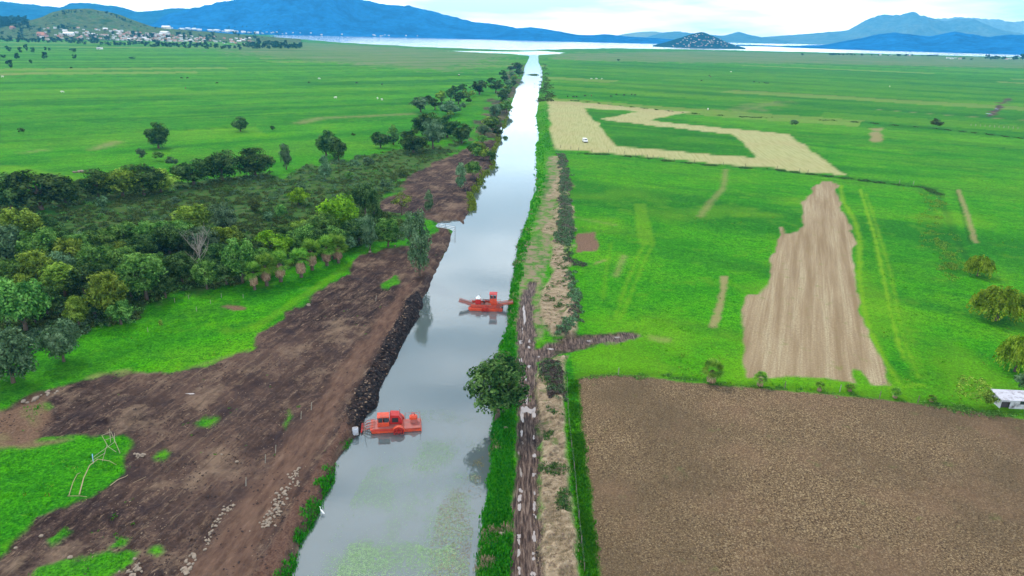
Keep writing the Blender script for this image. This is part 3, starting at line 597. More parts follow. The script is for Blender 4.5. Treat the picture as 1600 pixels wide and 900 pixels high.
def tree(label, kind, bx, by, top, wpx, shape='round', group='trees of the wood beside the canal', name='broadleaf_tree', cat='tree', trunk=True, lift=0.0):
    x, y = G(bx, by); m = mpp(x, y); h = height_for(x, y, top)
    # rows just below the crown top also show the crown's depth, so a wide crown needs less real height
    el = math.atan2(CAM_H, math.hypot(x, y)); w = wpx*m/2*1.3
    h = max(h-w*.12*math.tan(el), w*1.25)
    if shape == 'weep': h *= .92; w *= .80
    if bx > 560 and by < 262: h *= 1.15; w *= 1.22
    TREE_N[0] += 1; i = TREE_N[0]
    rz = random.uniform(0, 6.28); x2, y2 = x, y+w*.3
    z = ground_height(x2, y2)
    root = empty(name, (x2, y2, z-.1*h*.2), rz)
    c = link('crown', crown(kind, shape, i % 3), root); c.scale = (w*1.02, w*random.uniform(.85, 1.0), h/2*1.04)
    if trunk:
        t_ = link('trunk', TRUNKS[i % 3], root); t_.scale = (w*.8, w*.8, h/2)
    tag(root, label, cat, group)
    return root
GW = 'trees of the wood beside the canal'; GH = 'trees of the dark hedgerow behind the wood'; GB = 'trees along the canal bank'; GM = 'trees standing alone in the meadow'
T = tree
# --- back hedgerow (far to near so that labels read left to right)
T('dark round tree at the left end of the hedgerow above the scrub', 'dark', 10, 332, 268, 70, 'dome', GH)
T('wide very dark tree, second from the left end of the hedgerow', 'dark', 55, 332, 262, 85, 'dome', GH)
T('dark tree sloping down to the gap beside the small white rubble heap', 'dark', 98, 322, 282, 50, 'dome', GH)
T('olive dark tree just right of the gap in the hedgerow', 'dark', 148, 312, 270, 60, 'dome', GH)
T('tall olive topped tree in the middle of the long hedgerow clump', 'olive', 185, 310, 262, 62, 'dome', GH)
T('broad dark tree with yellowish top in the long hedgerow clump', 'dark', 218, 308, 257, 66, 'dome', GH)
T('yellow tinged tree at the right end of the long hedgerow clump', 'olive', 248, 303, 262, 48, 'dome', GH)
T('dense dark round tree with a pale reddish shrub in front', 'dark', 298, 292, 252, 56, 'dome', GH)
T('tallest dark tree right of the round tree in the hedgerow', 'dark', 343, 284, 232, 58, 'dome', GH)
T('very dark tree with rusty top at the hedgerow end by the slender grey tree', 'dark', 396, 278, 229, 58, 'dome', GH)
T('slender grey green tree standing upright right of the dark hedgerow', 'grey', 446, 266, 226, 22, 'tall', GH)
# --- lone meadow trees
T('lone dark round tree in the bright meadow above the hedgerow', 'dark', 244, 233, 188, 41, 'dome', GM)
T('small dark round tree alone in the meadow above the hedgerow end', 'dark', 374, 206, 181, 24, 'dome', GM)
T('tall dark bushy tree with brownish left side in front of the meadow', 'dark', 508, 245, 201, 38, 'dome', GM)
T('dark tree leaning against the right side of the tall bushy tree', 'dark', 528, 252, 212, 28, 'dome', GM)
T('dark slim tree below the tall bushy tree at the scrub edge', 'grey', 507, 283, 246, 26, 'tall', GM)
T('small dark square tree at the meadow edge, left of a pair', 'dark', 594, 232, 208, 24, 'dome', GM)
T('small green upright tree at the meadow edge, right of a pair', 'mid', 614, 227, 201, 19, 'tall', GM)
T('low dark spreading tree left in the clump by the brown clearing', 'dark', 645, 240, 207, 40, 'dome', GM)
T('grey green tree in front of the clump by the brown clearing', 'grey', 676, 234, 192, 30, 'round', GM)
T('tall dark tree at the back of the clump by the brown clearing', 'dark', 668, 215, 178, 38, 'dome', GM)
T('dark round tree in the middle of the clump by the brown clearing', 'dark', 698, 216, 184, 34, 'dome', GM)
T('dark round tree at the right end of the clump by the brown clearing', 'dark', 721, 225, 196, 28, 'dome', GM)
# --- line of trees climbing along the canal
for n_, (bx, by, tp, w, k) in enumerate([(657,176,163,26,'grey'),(669,164,150,12,'dark'),(679,172,158,20,'dark'),(690,162,144,17,'olive'),(704,158,140,14,'dark'),(711,148,136,15,'dark'),(716,163,146,20,'dark'),(723,145,133,15,'dark'),(700,182,166,26,'grey'),(749,148,129,23,'dark'),(768,134,122,13,'dark'),(775,146,128,22,'dark')]):
    T(['grey low bush tree at the near left of the line along the canal','small dark pointed tree behind the grey bush tree','dark round tree low in the canal tree line','olive tree with a flat top in the canal tree line','small dark tree between the olive and pale trees','narrow dark tree behind the canal tree line','bushy dark tree in the middle of the canal tree line','small pointed dark tree at the far end of the middle group','pale grey green bushes in front of the canal tree line','dark round tree standing clear in the gap beyond the middle group','small dark tree touching the far bank group','rounded dark tree at the dark spoil of the far bank'][n_], k, bx, by, tp, w, 'small', 'trees in the line beside the far canal')
for n_, (bx, by, tp, w, k) in enumerate([(785,163,144,16,'dark'),(773,188,166,17,'grey'),(791,176,160,22,'mid'),(770,205,190,24,'mid'),(757,214,199,20,'grey'),(778,212,197,16,'dark'),(747,242,226,22,'olive'),(754,226,212,14,'mid'),(757,250,234,20,'olive'),(768,252,236,14,'dark'),(797,112,104,9,'dark'),(786,121,112,12,'dark'),(789,129,121,12,'dark'),(807,112,104,16,'dark'),(811,120,110,14,'dark')]):
    T(['dark bush tree on the left bank at the first narrowing','grey green bush tree set back from the left bank','green bush leaning over the water on the left bank','rounded green bush above the purple brown clearing tip','pale grey bush left of the rounded green bush','dark bush at the water right of the rounded green bush','olive bush tree at the tip of the brown clearing','small green bush just behind the olive bush','brownish olive bush between clearing and water','dark bush overhanging the water below the clearing tip','tiny dark tree at the far end of the bank','small dark tree before the last trees on the left bank','small dark tree second from the last trees','dark wide bush at the water where the canal narrows','dark bush just before the canal narrows'][n_], k, bx, by, tp, w, 'small', GB)
T('blue green leafy tree left of a pair on the brown bank', 'grey', 719, 295, 257, 25, 'tall', GB)
T('blue green leaning tree right of a pair on the brown bank', 'mid', 738, 279, 249, 28, 'round', GB)
T('small olive tree with forked trunk on the bare clearing', 'olive', 627, 338, 299, 38, 'sparse', GB)
T('slim leaning green tree on the bare clearing', 'grey', 670, 330, 298, 17, 'tall', GB)
# --- the wood, back to front
T('bright yellow green bush alone inside the scrub', 'bright', 465, 322, 292, 31, 'dome', GW)
T('large bright green round tree, brightest crown of the wood', 'bright', 533, 372, 297, 64, 'dome', GW)
T('dark tree right behind the brightest round crown', 'dark', 570, 338, 287, 40, 'round', GW)
T('dark tall tree in front of the clearing, right of the brightest crown', 'dark', 585, 362, 300, 30, 'tall', GW)
T('pale green slim tree by the earth at the right end of the wood', 'grey', 577, 394, 338, 30, 'tall', GW)
T('leafy mid green tree between the slim tree and the bank willow', 'mid', 605, 388, 342, 42, 'round', GW)
T('tall loose eucalyptus with hanging foliage on the canal bank', 'grey', 655, 434, 336, 46, 'tall', GB)
T('thin eucalyptus behind the hanging one on the bank', 'grey', 642, 395, 332, 28, 'tall', GB)
T('green rounded tree below and left of the brightest crown', 'mid', 498, 388, 335, 62, 'round', GW)
T('olive tree with yellow top left of the green rounded tree', 'olive', 468, 385, 342, 42, 'round', GW)
T('pale tree at the back of the wood beside the scrub', 'grey', 348, 372, 316, 46, 'round', GW)
T('bright olive tree behind the dead pale tree', 'olive', 298, 372, 332, 62, 'round', GW)
T('yellow green tree right of the dead pale tree', 'olive', 352, 392, 352, 48, 'round', GW)
T('rounded green tree at the back, left of the bright olive tree', 'mid', 238, 395, 346, 58, 'round', GW)
T('dark green tree between two lighter trees at the back of the wood', 'dark', 262, 402, 352, 50, 'round', GW)
T('green tree at the back edge beside the scrub strip', 'mid', 192, 396, 346, 56, 'round', GW)
T('mid green tree rising above the scrub strip at the back', 'mid', 158, 410, 358, 50, 'round', GW)
T('pale green high tree at the back left corner of the wood', 'olive', 30, 400, 327, 66, 'round', GW)
T('rough green tree below the pale high tree on the left', 'mid', 62, 425, 356, 66, 'round', GW)
T('olive green tree at the left border of the photo in the wood', 'grey', 8, 425, 350, 56, 'round', GW)
T('light olive tree in the middle left of the wood', 'olive', 108, 428, 374, 54, 'round', GW)
T('yellow olive tree cluster second row left of centre', 'olive', 55, 455, 392, 60, 'round', GW)
T('green tree in second row between two olive crowns', 'mid', 150, 440, 384, 52, 'round', GW)
T('loose green tree with light tips in the middle of the wood', 'mid', 195, 445, 388, 58, 'round', GW)
T('olive tree with open crown above the yellow green one', 'olive', 180, 412, 378, 40, 'round', GW)
T('bright yellow olive tree in the palms row behind the first palms', 'bright', 425, 410, 360, 58, 'dome', GW)
T('dark green tree between dead tree and the palms', 'mid', 375, 446, 374, 54, 'round', GW)
T('dark blue green tree behind the left palms', 'dark', 398, 418, 376, 40, 'round', GW)
T('dark tree behind the dead pale tree', 'dark', 335, 425, 382, 44, 'round', GW)
T('dark tree left of the dead pale tree', 'dark', 282, 448, 396, 48, 'round', GW)
T('shadowed dark tree filling the wood behind the front row', 'dark', 128, 470, 412, 60, 'round', GW)
T('brownish olive tree beside the big dark crown at the left', 'olive', 95, 470, 415, 66, 'round', GW)
T('big mid green crown, brightest of the front row', 'mid', 222, 474, 399, 72, 'round', GW)
T('olive crowned tree with trailing branches in the front row', 'olive', 170, 505, 424, 58, 'round', GW)
T('small olive tree low in the front row beside the dark gap', 'olive', 120, 515, 463, 38, 'round', GW)
T('low dark green tree with olive shoots in front of the olive crowned tree', 'mid', 185, 510, 470, 44, 'round', GW)
T('broad dark green tree at the left border behind the lone front trees', 'mid', 30, 528, 432, 84, 'round', GW)
T('grey green round tree standing alone on the grass, right of two', 'grey', 93, 570, 498, 56, 'dome', GW)
T('large grey green tree at the left border nearest the grass, left of two', 'grey', 10, 605, 512, 78, 'dome', GW)
T('dark low tree joining the front row to the dead tree', 'dark', 255, 468, 430, 40, 'round', GW)
T('dense tree with a greyish crown among the second row', 'grey', 130, 398, 368, 44, 'round', GW)
T('green tree filling the far left behind the dark crown', 'mid', 5, 470, 408, 60, 'round', GW)
T('dark tree at the far left below the high pale tree', 'dark', 90, 400, 366, 50, 'round', GW)
FILL = [(k, bx, by) for k, bx, by in [('mid',20,380),('dark',60,385),('mid',120,415),('olive',225,440),('dark',160,465),('mid',240,440),('dark',200,470),('dark',70,500),('dark',145,500),('grey',310,400),('mid',320,455),('dark',350,448),('mid',405,432),('dark',440,400),('mid',455,405),('dark',500,400),('mid',520,395),('dark',545,388),('grey',560,380),('mid',480,400),('dark',220,415),('mid',275,390),('grey',90,440),('olive',30,480),('dark',50,510)]]
FL = ['leafy', 'shaded', 'rough', 'thick', 'ragged']; FP = ['at the upper left corner of the wood', 'under the high pale tree', 'between the left crowns', 'behind the brightest front crown', 'deep in the left half of the wood', 'beside the brightest front crown', 'under the brightest front crown', 'behind the two lone front trees', 'behind the olive crown with trailing branches', 'just behind the dead tree', 'at the foot of the dead tree', 'right of the dead trunk', 'above the first palm', 'above the third palm', 'above the fourth palm', 'above the sixth palm', 'above the last palm', 'right of the last palm', 'in the gap right of the palms', 'above the fifth palm', 'in the middle of the wood', 'behind the bright olive tree', 'left of centre in the second row', 'at the left border in the second row', 'in the dark gap near the left border']
for i, (k, bx, by) in enumerate(FILL):
    T(FL[i % 5]+' low tree '+FP[i], k, bx, by, by-random.uniform(38, 50), random.uniform(40, 54), 'round', GW)
# reflection-casting bank tree and the right-hand side
T('large dark green tree overhanging the canal beside the muddy road', 'dark', 776, 664, 560, 100, 'round', 'large tree on the right canal bank')
T('weeping yellow green willow nearest the hut at the right border', 'yellow', 1592, 586, 518, 66, 'weep', 'willows on the right meadow')
T('broad weeping yellow green willow, middle of three in the right meadow', 'yellow', 1564, 505, 441, 82, 'weep', 'willows on the right meadow')
T('small weeping yellow green willow, highest of three in the right meadow', 'yellow', 1532, 433, 394, 46, 'weep', 'willows on the right meadow')
T('loose olive shrub by the field corner left of the white hut', 'olive', 1516, 642, 590, 58, 'sparse', 'shrubs beside the hut', 'shrub', 'shrub', trunk=False)
T('small brown green shrub between the loose shrub and the hut', 'olive', 1546, 638, 612, 24, 'small', 'shrubs beside the hut', 'shrub', 'shrub', trunk=False)
T('small shrub behind the hut roof at the right border', 'grey', 1596, 612, 585, 22, 'small', 'shrubs beside the hut', 'shrub', 'shrub', trunk=False)
for bx, by, tp, w, k, lb in [(1240,198,190,12,'grey','grey shrub on the dark ditch by the far green strip'),(1465,201,188,17,'scrub','brownish shrub in the ditch of the upper right meadow'),(220,250,232,16,'grey','pale low shrub left below the lone round tree'),(245,252,238,20,'mid','green shrub right below the lone round tree'),(268,262,248,22,'grey','bluish shrub above the hedgerow gap'),
        (160,328,306,18,'grey','bluish shrub in front of the long hedgerow clump'),(272,322,308,18,'grey','bluish shrub in front of the dense round tree'),(356,304,288,18,'mid','green shrub in the scrub below the tallest dark tree'),(262,445,425,20,'dark','dark shrub at the front of the wood'),(252,512,498,7,'olive','small sapling on the grass before the wood'),
        (555,265,250,18,'grey','pale shrub at the scrub edge by the meadow'),(575,262,246,20,'grey','second pale shrub at the scrub edge by the meadow'),(630,285,262,24,'scrub','brown shrub at the left edge of the clearing'),(600,300,278,20,'grey','grey shrub in the scrub near the clearing'),(575,310,290,20,'grey','grey shrub above the dark tree of the clearing'),
        (545,285,268,18,'mid','green shrub in the middle of the scrub'),(470,300,284,18,'grey','grey shrub beside the bright bush in the scrub'),(420,350,330,18,'grey','bluish shrub below the bright bush in the scrub'),(440,345,318,20,'mid','green shrub left of the brightest crown'),(545,395,370,26,'grey','grey trailing shrub behind the last palms'),
        (395,335,312,22,'scrub','brown shrub in the scrub above the pale tree'),(615,212,206,7,'dark','tiny dark bush right of the small pair of trees'),(552,214,208,8,'dark','tiny dark bush in the bright meadow'),(425,204,198,9,'dark','tiny dark bush by the long furrow'),(32,209,204,12,'dark','low dark bush at the left border meadow')]:
    T(lb, k, bx, by, tp, w, 'small', 'shrubs of the meadows and scrub', 'shrub', 'shrub', trunk=False)
for i in range(52):
    t_ = random.random()**.8
    if i % 3: px, py = np.interp(t_, [0, .3, .6, 1], [742, 765, 788, 812])+random.uniform(-9, 5), np.interp(t_, [0, .3, .6, 1], [250, 208, 165, 104])
    else: px, py = np.interp(t_, [0, .5, 1], [655, 700, 752])+random.uniform(-14, 12), np.interp(t_, [0, .5, 1], [240, 182, 140])
    s_ = np.interp(py, [100, 250], [6, 19]); T('bush in the dense belt along the far left bank', random.choice(['dark', 'dark', 'grey', 'olive', 'mid']), px, py, py-s_*random.uniform(.6, 1), s_*random.uniform(.8, 1.2), 'small', 'bushes of the belt along the far left bank', 'bush', 'bush', trunk=False)
# --- dead pale tree
def dead_tree():
    x, y = G(318, 443); h = height_for(x, y, 355); root = empty('dead_tree', (x, y, 0)); rng = random.Random(5); P = []
    P.append(tube([(0, 0, -.2), (.1, 0, h*.3), (-.1, .1, h*.62), (.2, 0, h*.9)], [.22, .16, .10, .04]))
    B = []
    for i in range(16):
        a = rng.uniform(0, 6.28); z0 = rng.uniform(.2, .65)*h; l = rng.uniform(1.6, 3.6); e = (math.cos(a)*l, math.sin(a)*l, min(h, z0+l*rng.uniform(1.0, 1.7)))
        mid_ = (e[0]*.5, e[1]*.5, z0+(e[2]-z0)*.4); B.append(tube([(0, 0, z0), mid_, e], [.09, .055, .02], 5))
        for j in range(7):
            f = rng.uniform(.4, 1); s = [mid_[k]+(e[k]-mid_[k])*(f-.4)/.6 for k in range(3)]; b = rng.uniform(0, 6.28)
            B.append(tube([s, (s[0]+math.cos(b)*.6, s[1]+math.sin(b)*.6, s[2]+.7), (s[0]+math.cos(b)*.9, s[1]+math.sin(b)*.9, s[2]+1.5)], [.035, .025, .012], 4))
    link('trunk', mesh_np('trunk', *[join(P)[0]], quads=join(P)[1], mats=[PALE_BARK]), root); v, f = join(B); link('branches', mesh_np('branches', v, quads=f, mats=[PALE_BARK]), root)
    tag(root, 'leafless pale dead tree among the front of the wood', 'dead tree')
dead_tree()
# --- fan palms with dry skirts
def palm_parts(seed, dense=46):
    rng = random.Random(seed); V = []; F = []
    def frond(el, az, L_, z0):
        o = len(V); d = Vector((math.cos(az)*math.cos(el), math.sin(az)*math.cos(el), math.sin(el))); side = Vector((-math.sin(az), math.cos(az), 0)); up_ = d.cross(side)
        L_ *= 1.15; c = Vector((0, 0, z0))+d*L_*.42; V.append(tuple(c))
        n = 9
        for i in range(n):
            a = -1.25+2.5*i/(n-1)
            for k, rr in ((-.11, .55), (0, 1.0), (.11, .55)):
                q = c+(d*math.cos(a+k)+side*math.sin(a+k))*L_*.62*rr+Vector((0, 0, -.28*L_*rr*rr*.5))-up_*.03*(k != 0)
                V.append(tuple(q))
            b = o+1+i*3; F.append((o, b, b+1, b+2))
    for i in range(dense):
        frond(rng.uniform(-.35, 1.35), rng.uniform(0, 6.28), rng.uniform(.8, 1.05), 1.42)
    crown_ = mesh_np('crown', V, quads=F, mats=[LM['palm']])
    V = []; F = []
    for i in range(230):
        a = rng.uniform(0, 6.28); z = rng.uniform(.70, 1.3); r = .40-.9*(z-1.0)**2+rng.uniform(-.05, .05); w = .05; o = len(V)
        ca, sa = math.cos(a), math.sin(a); V += [(ca*r*.6-sa*w, sa*r*.6+ca*w, z), (ca*r*.6+sa*w, sa*r*.6-ca*w, z), (ca*r*1.05+sa*w*.6, sa*r*1.05-ca*w*.6, z-.34), (ca*r*1.05-sa*w*.6, sa*r*1.05+ca*w*.6, z-.36)]; F.append((o, o+1, o+2, o+3))
    sk = mesh_np('dry_skirt', V, quads=F, mats=[SKIRT]); v, f = tube([(0, 0, -.05), (0, 0, .6), (0, 0, 1.4)], [.17, .13, .12], 8)
    return crown_, sk, mesh_np('trunk', v, quads=f, mats=[BARK], smooth=True)
PALMS = [palm_parts(i) for i in range(3)]
for i, (bx, by, tp, w, lb) in enumerate([(398,452,410,26,'leftmost fan palm with the lowest dry skirt'),(417,446,398,30,'second fan palm from the left, tall dry skirt'),(439,440,395,32,'third fan palm with a full green head'),(471,433,391,32,'fourth fan palm with a wide pale skirt'),(488,422,375,31,'fifth fan palm standing behind the fourth'),(511,415,371,30,'sixth fan palm touching the last two'),(529,411,370,27,'seventh fan palm in the tight right group'),(522,405,368,26,'rearmost fan palm of the tight right group')]):
    x, y = G(bx, by); m = mpp(x, y); h = height_for(x, y, tp); root = empty('fan_palm', (x, y, ground_height(x, y)), i*1.3); c_, s_, t_ = PALMS[i % 3]
    for nm, me in (('crown', c_), ('dry_skirt', s_), ('trunk', t_)):
        o = link(nm, me, root); w_ = w*m/2*1.15; o.scale = (w_, w_, h/2.15)
        if nm == 'dry_skirt': o.scale = (w_*1.05, w_*1.05, h/2.15)
    tag(root, lb, 'palm', 'fan palms at the edge of the wood')
for i, (bx, by, tp, w, lb) in enumerate([(1111,598,555,36,'largest spiky palm on the grass edge above the ploughed field'),(1187,603,577,24,'second spiky palm along the field edge'),(1280,611,594,17,'small brown spiky palm between two fence posts'),(1327,612,599,17,'small spiky palm right of the pale post'),(1398,622,603,17,'round spiky palm at the corner of the tan field'),(1455,628,616,15,'smallest spiky palm nearest the loose shrub')]):
    x, y = G(bx, by); m = mpp(x, y); h = height_for(x, y, tp); root = empty('young_palm', (x, y, ground_height(x, y)), i*1.3); c_, s_, t_ = PALMS[(i+1) % 3]
    k = h/2.3; w_ = w*m/2*1.0
    for nm, me in (('crown', c_), ('dry_skirt', s_)):
        o = link(nm, me, root); o.scale = (w_, w_, k*(1.0 if nm == 'dry_skirt' else 1.0)); o.location.z = -.25*k
    o = link('trunk', t_, root); o.scale = (w_*.8, w_*.8, k*.8)
    tag(root, lb, 'palm', 'young palms along the field edge')
# ================================================================== far trees and houses
def surf_z(x, y, r=None):
    """height of whatever terrain is at x, y (ground, hill or island)"""
    res = DG.ray_cast(Vector((x, y, 880)), Vector((0, 0, -1))); return res
from mathutils.bvhtree import BVHTree
bpy.context.view_layer.update()
TERR = []
for o in COL.objects:
    if o.name.split('.')[0] in ('hill', 'island', 'mountain', 'hills'):
        me = o.data; vs = np.empty(len(me.vertices)*3, np.float32); me.vertices.foreach_get('co', vs); TERR.append(BVHTree.FromPolygons([tuple(v) for v in vs.reshape(-1, 3)], [tuple(p.vertices) for p in me.polygons]))
def terrain_hit(px, py):
    """the point of land seen at a photo pixel: hill slope or plain"""
    d = Vector(ray(px, py)); o = Vector((0, 0, CAM_H)); best = None
    for b in TERR:
        h = b.ray_cast(o, d)
        if h[0] is not None and (best is None or h[3] < best[1]): best = (h[0], h[3])
    if d.z < -1e-4:
        t = -CAM_H/d.z
        if best is None or t < best[1]: best = (o+d*t, t)
    return best[0] if best else None
def far_tree(px, py, hpx, wpx, label, group, kind='far', shape='tiny', name='broadleaf_tree', snow=None):
    p = terrain_hit(px, py)
    if p is None: return
    m = mpp(*p); TREE_N[0] += 1; c = crown(kind, shape, TREE_N[0] % 3)
    o = link(name, c, None, (p.x, p.y, p.z-.3)); o.scale = (wpx*m/2, wpx*m/2, hpx*m/2); o.rotation_euler.z = random.uniform(0, 6.28)
    tag(o, label, 'tree', group)
R_ = random.Random(11)
for px, py, h, w, lb in [(17,109,17,13,'dark tree nearest the left border in the far meadow'),(28,95,13,13,'dark tree right above the nearest far meadow tree'),(49,100,8,8,'small dark bush tree between two far meadow trees'),(72,94,14,14,'round dark tree standing alone in the far meadow'),(117,94,10,8,'slender dark tree furthest right in the far meadow'),(33,84,12,10,'upright tree in the row before the belt'),(42,82,14,8,'tall tree in the row before the belt'),(52,85,12,8,'right tree of the row before the belt'),(71,80,8,7,'tree directly above the round far meadow tree'),(78,80,6,6,'small tree beside the one above the round tree'),(6,92,7,11,'low bush tree at the left border'),(14,82,12,12,'tree at the left border under the belt'),(115,82,7,14,'pale thin tree above the slender one'),(155,76,5,4,'tiny tree beside the white roof in the plain'),(208,92,4,18,'low dark bush clump in the left plain'),(112,107,3,8,'flat bush on the long dark furrow')]:
    far_tree(px, py, h, w, lb, 'trees of the far left meadow')
FAR_STUFF = []
def far_stuff(px, py, hpx, wpx):
    p = terrain_hit(px, py)
    if p is None: return
    m = mpp(*p); TREE_N[0] += 1; me = crown('far', 'tiny', TREE_N[0] % 3); vs = np.empty(len(me.vertices)*3, np.float32); me.vertices.foreach_get('co', vs); vs = vs.reshape(-1, 3).astype(float)*np.array([wpx*m/2, wpx*m/2, hpx*m/2])+np.array([p.x, p.y, p.z-.3]); FAR_STUFF.append(vs)
def belt_y(px): return np.interp(px, [0, 60, 130, 200, 300, 380, 440, 480], [66, 68, 70, 73, 77, 79, 78, 76])
GT = 'trees of the belt below the town'; LT = 'dark tree in the dense belt between town and plain'
for i in range(78):
    px = 2+i*6.05+R_.uniform(-2, 2); b = belt_y(px)
    far_tree(px, b+R_.uniform(-3.5, .5), R_.uniform(6, 10), R_.uniform(8, 13), LT, GT)
for i in range(36):
    px = R_.uniform(385, 475); b = belt_y(px); far_tree(px, b-R_.uniform(1, 14)*(1-(px-385)/130), R_.uniform(6, 9), R_.uniform(8, 12), LT, GT)
for i in range(75):
    px = R_.uniform(0, 400); b = belt_y(px)-R_.uniform(5, 24); far_stuff(px, b, R_.uniform(4, 8), R_.uniform(6, 11))
for i in range(60):
    far_stuff(R_.uniform(0, 45), R_.uniform(28, 44), R_.uniform(4, 7), R_.uniform(6, 9))
for i in range(26):
    px = R_.choice([R_.uniform(95, 120), R_.uniform(165, 208), R_.uniform(60, 210)]); p_ = np.interp(px, [60, 80, 100, 135, 165, 185, 210], [33, 24, 18, 17, 19, 26, 36])
    far_stuff(px, p_+R_.uniform(0, 5), R_.uniform(3, 5), R_.uniform(3, 6))
for i in range(34):
    px = R_.choice([R_.uniform(1294, 1352), R_.uniform(1294, 1350), R_.uniform(1360, 1475), R_.uniform(1400, 1475)]); by_ = np.interp(px, [1290, 1500], [86.5, 89]); far_tree(px, by_, R_.uniform(3, 5), R_.uniform(4, 8), 'small tree in the long row by the lake', 'trees in the row by the lake')
for px, h, w in [(1541,10,9),(1548,8,12),(1557,8,14),(1567,7,10),(1588,9,12),(1595,11,12),(1602,10,12),(1583,7,8)]:
    far_tree(px, 94.5, h, w, 'dark tree of the thick clump by the lake at the right border', 'trees of the thick clump by the lake')
for px, py, lb in [(1253,86.5,'small lone bush on the shore right of the island'),(1505,93,'bush beside the thick clump by the lake'),(1518,94,'second bush beside the thick clump by the lake'),(966,95.5,'tiny lone tree on the far right marsh')]: far_tree(px, py, 3.5, 7, lb, 'lone bushes near the lake')
for i in range(90):
    far_stuff(R_.uniform(20, 440), R_.uniform(38, 60), R_.uniform(1.5, 3), R_.uniform(3, 6))
_v = np.vstack(FAR_STUFF); tag(link('distant_trees', mesh_np('distant_trees', _v, quads=np.arange(len(_v)).reshape(-1, 4), mats=[LM['far']])), kind='stuff')
# houses
HW = [simple('white_wall', (.72, .70, .66), .8, .1, .15), simple('cream_wall', (.55, .45, .36), .8, .1, .2), simple('pink_wall', (.5, .30, .24), .8, .1, .2)]
HR = [simple('tile_roof', (.40, .17, .10), .8, .1, .3), simple('metal_roof', (.62, .64, .66), .5, .3, .2), simple('slab_roof', (.45, .42, .38), .8, .1, .2)]
WIN = simple('window_glass', (.03, .035, .04), .2, .5, .2)
def house_mesh(i, w, d, h, gable, wm, rm):
    V = [(-w/2, -d/2, -1.5), (w/2, -d/2, -1.5), (w/2, d/2, -1.5), (-w/2, d/2, -1.5), (-w/2, -d/2, h), (w/2, -d/2, h), (w/2, d/2, h), (-w/2, d/2, h)]
    F = [(0, 1, 5, 4), (1, 2, 6, 5), (2, 3, 7, 6), (3, 0, 4, 7)]; M = [0]*4; T_ = []; e = .4
    if gable:
        V += [(-w/2, 0, h+d*.28), (w/2, 0, h+d*.28), (-w/2-e, -d/2-e, h-.05), (w/2+e, -d/2-e, h-.05), (w/2+e, 0, h+d*.3+.12), (-w/2-e, 0, h+d*.3+.12), (w/2+e, d/2+e, h-.05), (-w/2-e, d/2+e, h-.05)]
        F += [(10, 11, 12, 13), (13, 12, 14, 15)]; M += [1, 1]; T_ = [(4, 7, 8), (5, 9, 6)]
    else:
        V += [(-w/2-.2, -d/2-.2, h+.02), (w/2+.2, -d/2-.2, h+.02), (w/2+.2, d/2+.2, h+.02), (-w/2-.2, d/2+.2, h+.02), (-w/2-.2, -d/2-.2, h+.35), (w/2+.2, -d/2-.2, h+.35), (w/2+.2, d/2+.2, h+.35), (-w/2-.2, d/2+.2, h+.35)]
        F += [(8, 9, 13, 12), (9, 10, 14, 13), (10, 11, 15, 14), (11, 8, 12, 15), (12, 13, 14, 15)]; M += [1]*5
    o = len(V); nwin = 3
    for k in range(nwin):
        x0 = -w/2+w*(k+.5)/nwin-.6; z0 = .9 if k != 1 else .05; z1 = 2.1
        V += [(x0, -d/2-.03, z0), (x0+1.2, -d/2-.03, z0), (x0+1.2, -d/2-.03, z1), (x0, -d/2-.03, z1)]; F.append((o, o+1, o+2, o+3)); M.append(2); o += 4
    M += [0]*len(T_)
    return mesh_np('house', V, quads=F, tris=T_ or None, mats=[wm, rm, WIN], midx=M)
HOUSES = [house_mesh(i, w, d, h, g, HW[a], HR[b]) for i, (w, d, h, g, a, b) in enumerate([(12, 8, 3.4, 1, 0, 0), (10, 8, 5.8, 0, 0, 2), (16, 9, 4, 1, 1, 1), (9, 7, 3.2, 1, 2, 0), (12, 10, 6.2, 0, 1, 2), (8, 7, 3, 0, 0, 1), (22, 10, 4.5, 1, 0, 1), (11, 8, 3.6, 1, 1, 0)])]
def house(px, py, k, s, label, group):
    p = terrain_hit(px, py)
    if p is None: return
    o = link('house', HOUSES[k], None, (p.x, p.y, p.z)); o.scale = (s, s, s); o.rotation_euler.z = R_.uniform(-.5, .5)
    tag(o, label, 'house', group)
KN = ['white house with a red tiled roof', 'white flat roofed two storey house', 'long cream shed with a pale metal roof', 'pinkish house with a red tiled roof', 'cream flat roofed two storey house', 'small white flat roofed house', 'long white hall with a metal roof', 'cream house with a red tiled roof']
seen = []
for i in range(185):
    for _ in range(30):
        px = R_.choice([R_.uniform(150, 320), R_.uniform(60, 400), R_.uniform(185, 290)]); lo = np.interp(px, [0, 60, 140, 200, 240, 300, 400], [44, 43, 43, 49, 53, 57, 61]); hi = belt_y(px)-np.interp(px, [0, 150, 200, 300, 400], [9, 8, 9, 11, 10])
        if hi <= lo: continue
        py = R_.uniform(lo, hi)
        if all(abs(px-a) > 3.4 or abs(py-b) > 1.5 for a, b in seen): break
    seen.append((px, py)); k = R_.choice([0, 0, 1, 1, 2, 3, 4, 5, 5, 7]); house(px, py, k, R_.uniform(.7, 1.0), KN[k]+' crowded in the town under the green hill', 'houses of the town')
for px, py, k, s, lb in [(108,55,6,1.5,'bright long white hall in the town centre'),(74,63,4,1.0,'white hut in front of the tree belt'),(65,56,3,2.4,'large terracotta house left in the town'),(70,58,3,2.2,'second large terracotta house in front of the first'),(20,45,3,1.8,'pink low building at the left border of the town'),(258,54,6,1.7,'big bright white hall high in the right of the town'),(298,64.5,6,1.0,'long pale hall in the tree belt'),(337,66,5,1.6,'single white house amid the dark trees'),(363,67,0,1.3,'white gabled house amid the trees on the right'),(156,77,5,1.3,'white hut alone in the plain before the belt')]:
    house(px, py, k, s, lb, 'landmark houses of the town')
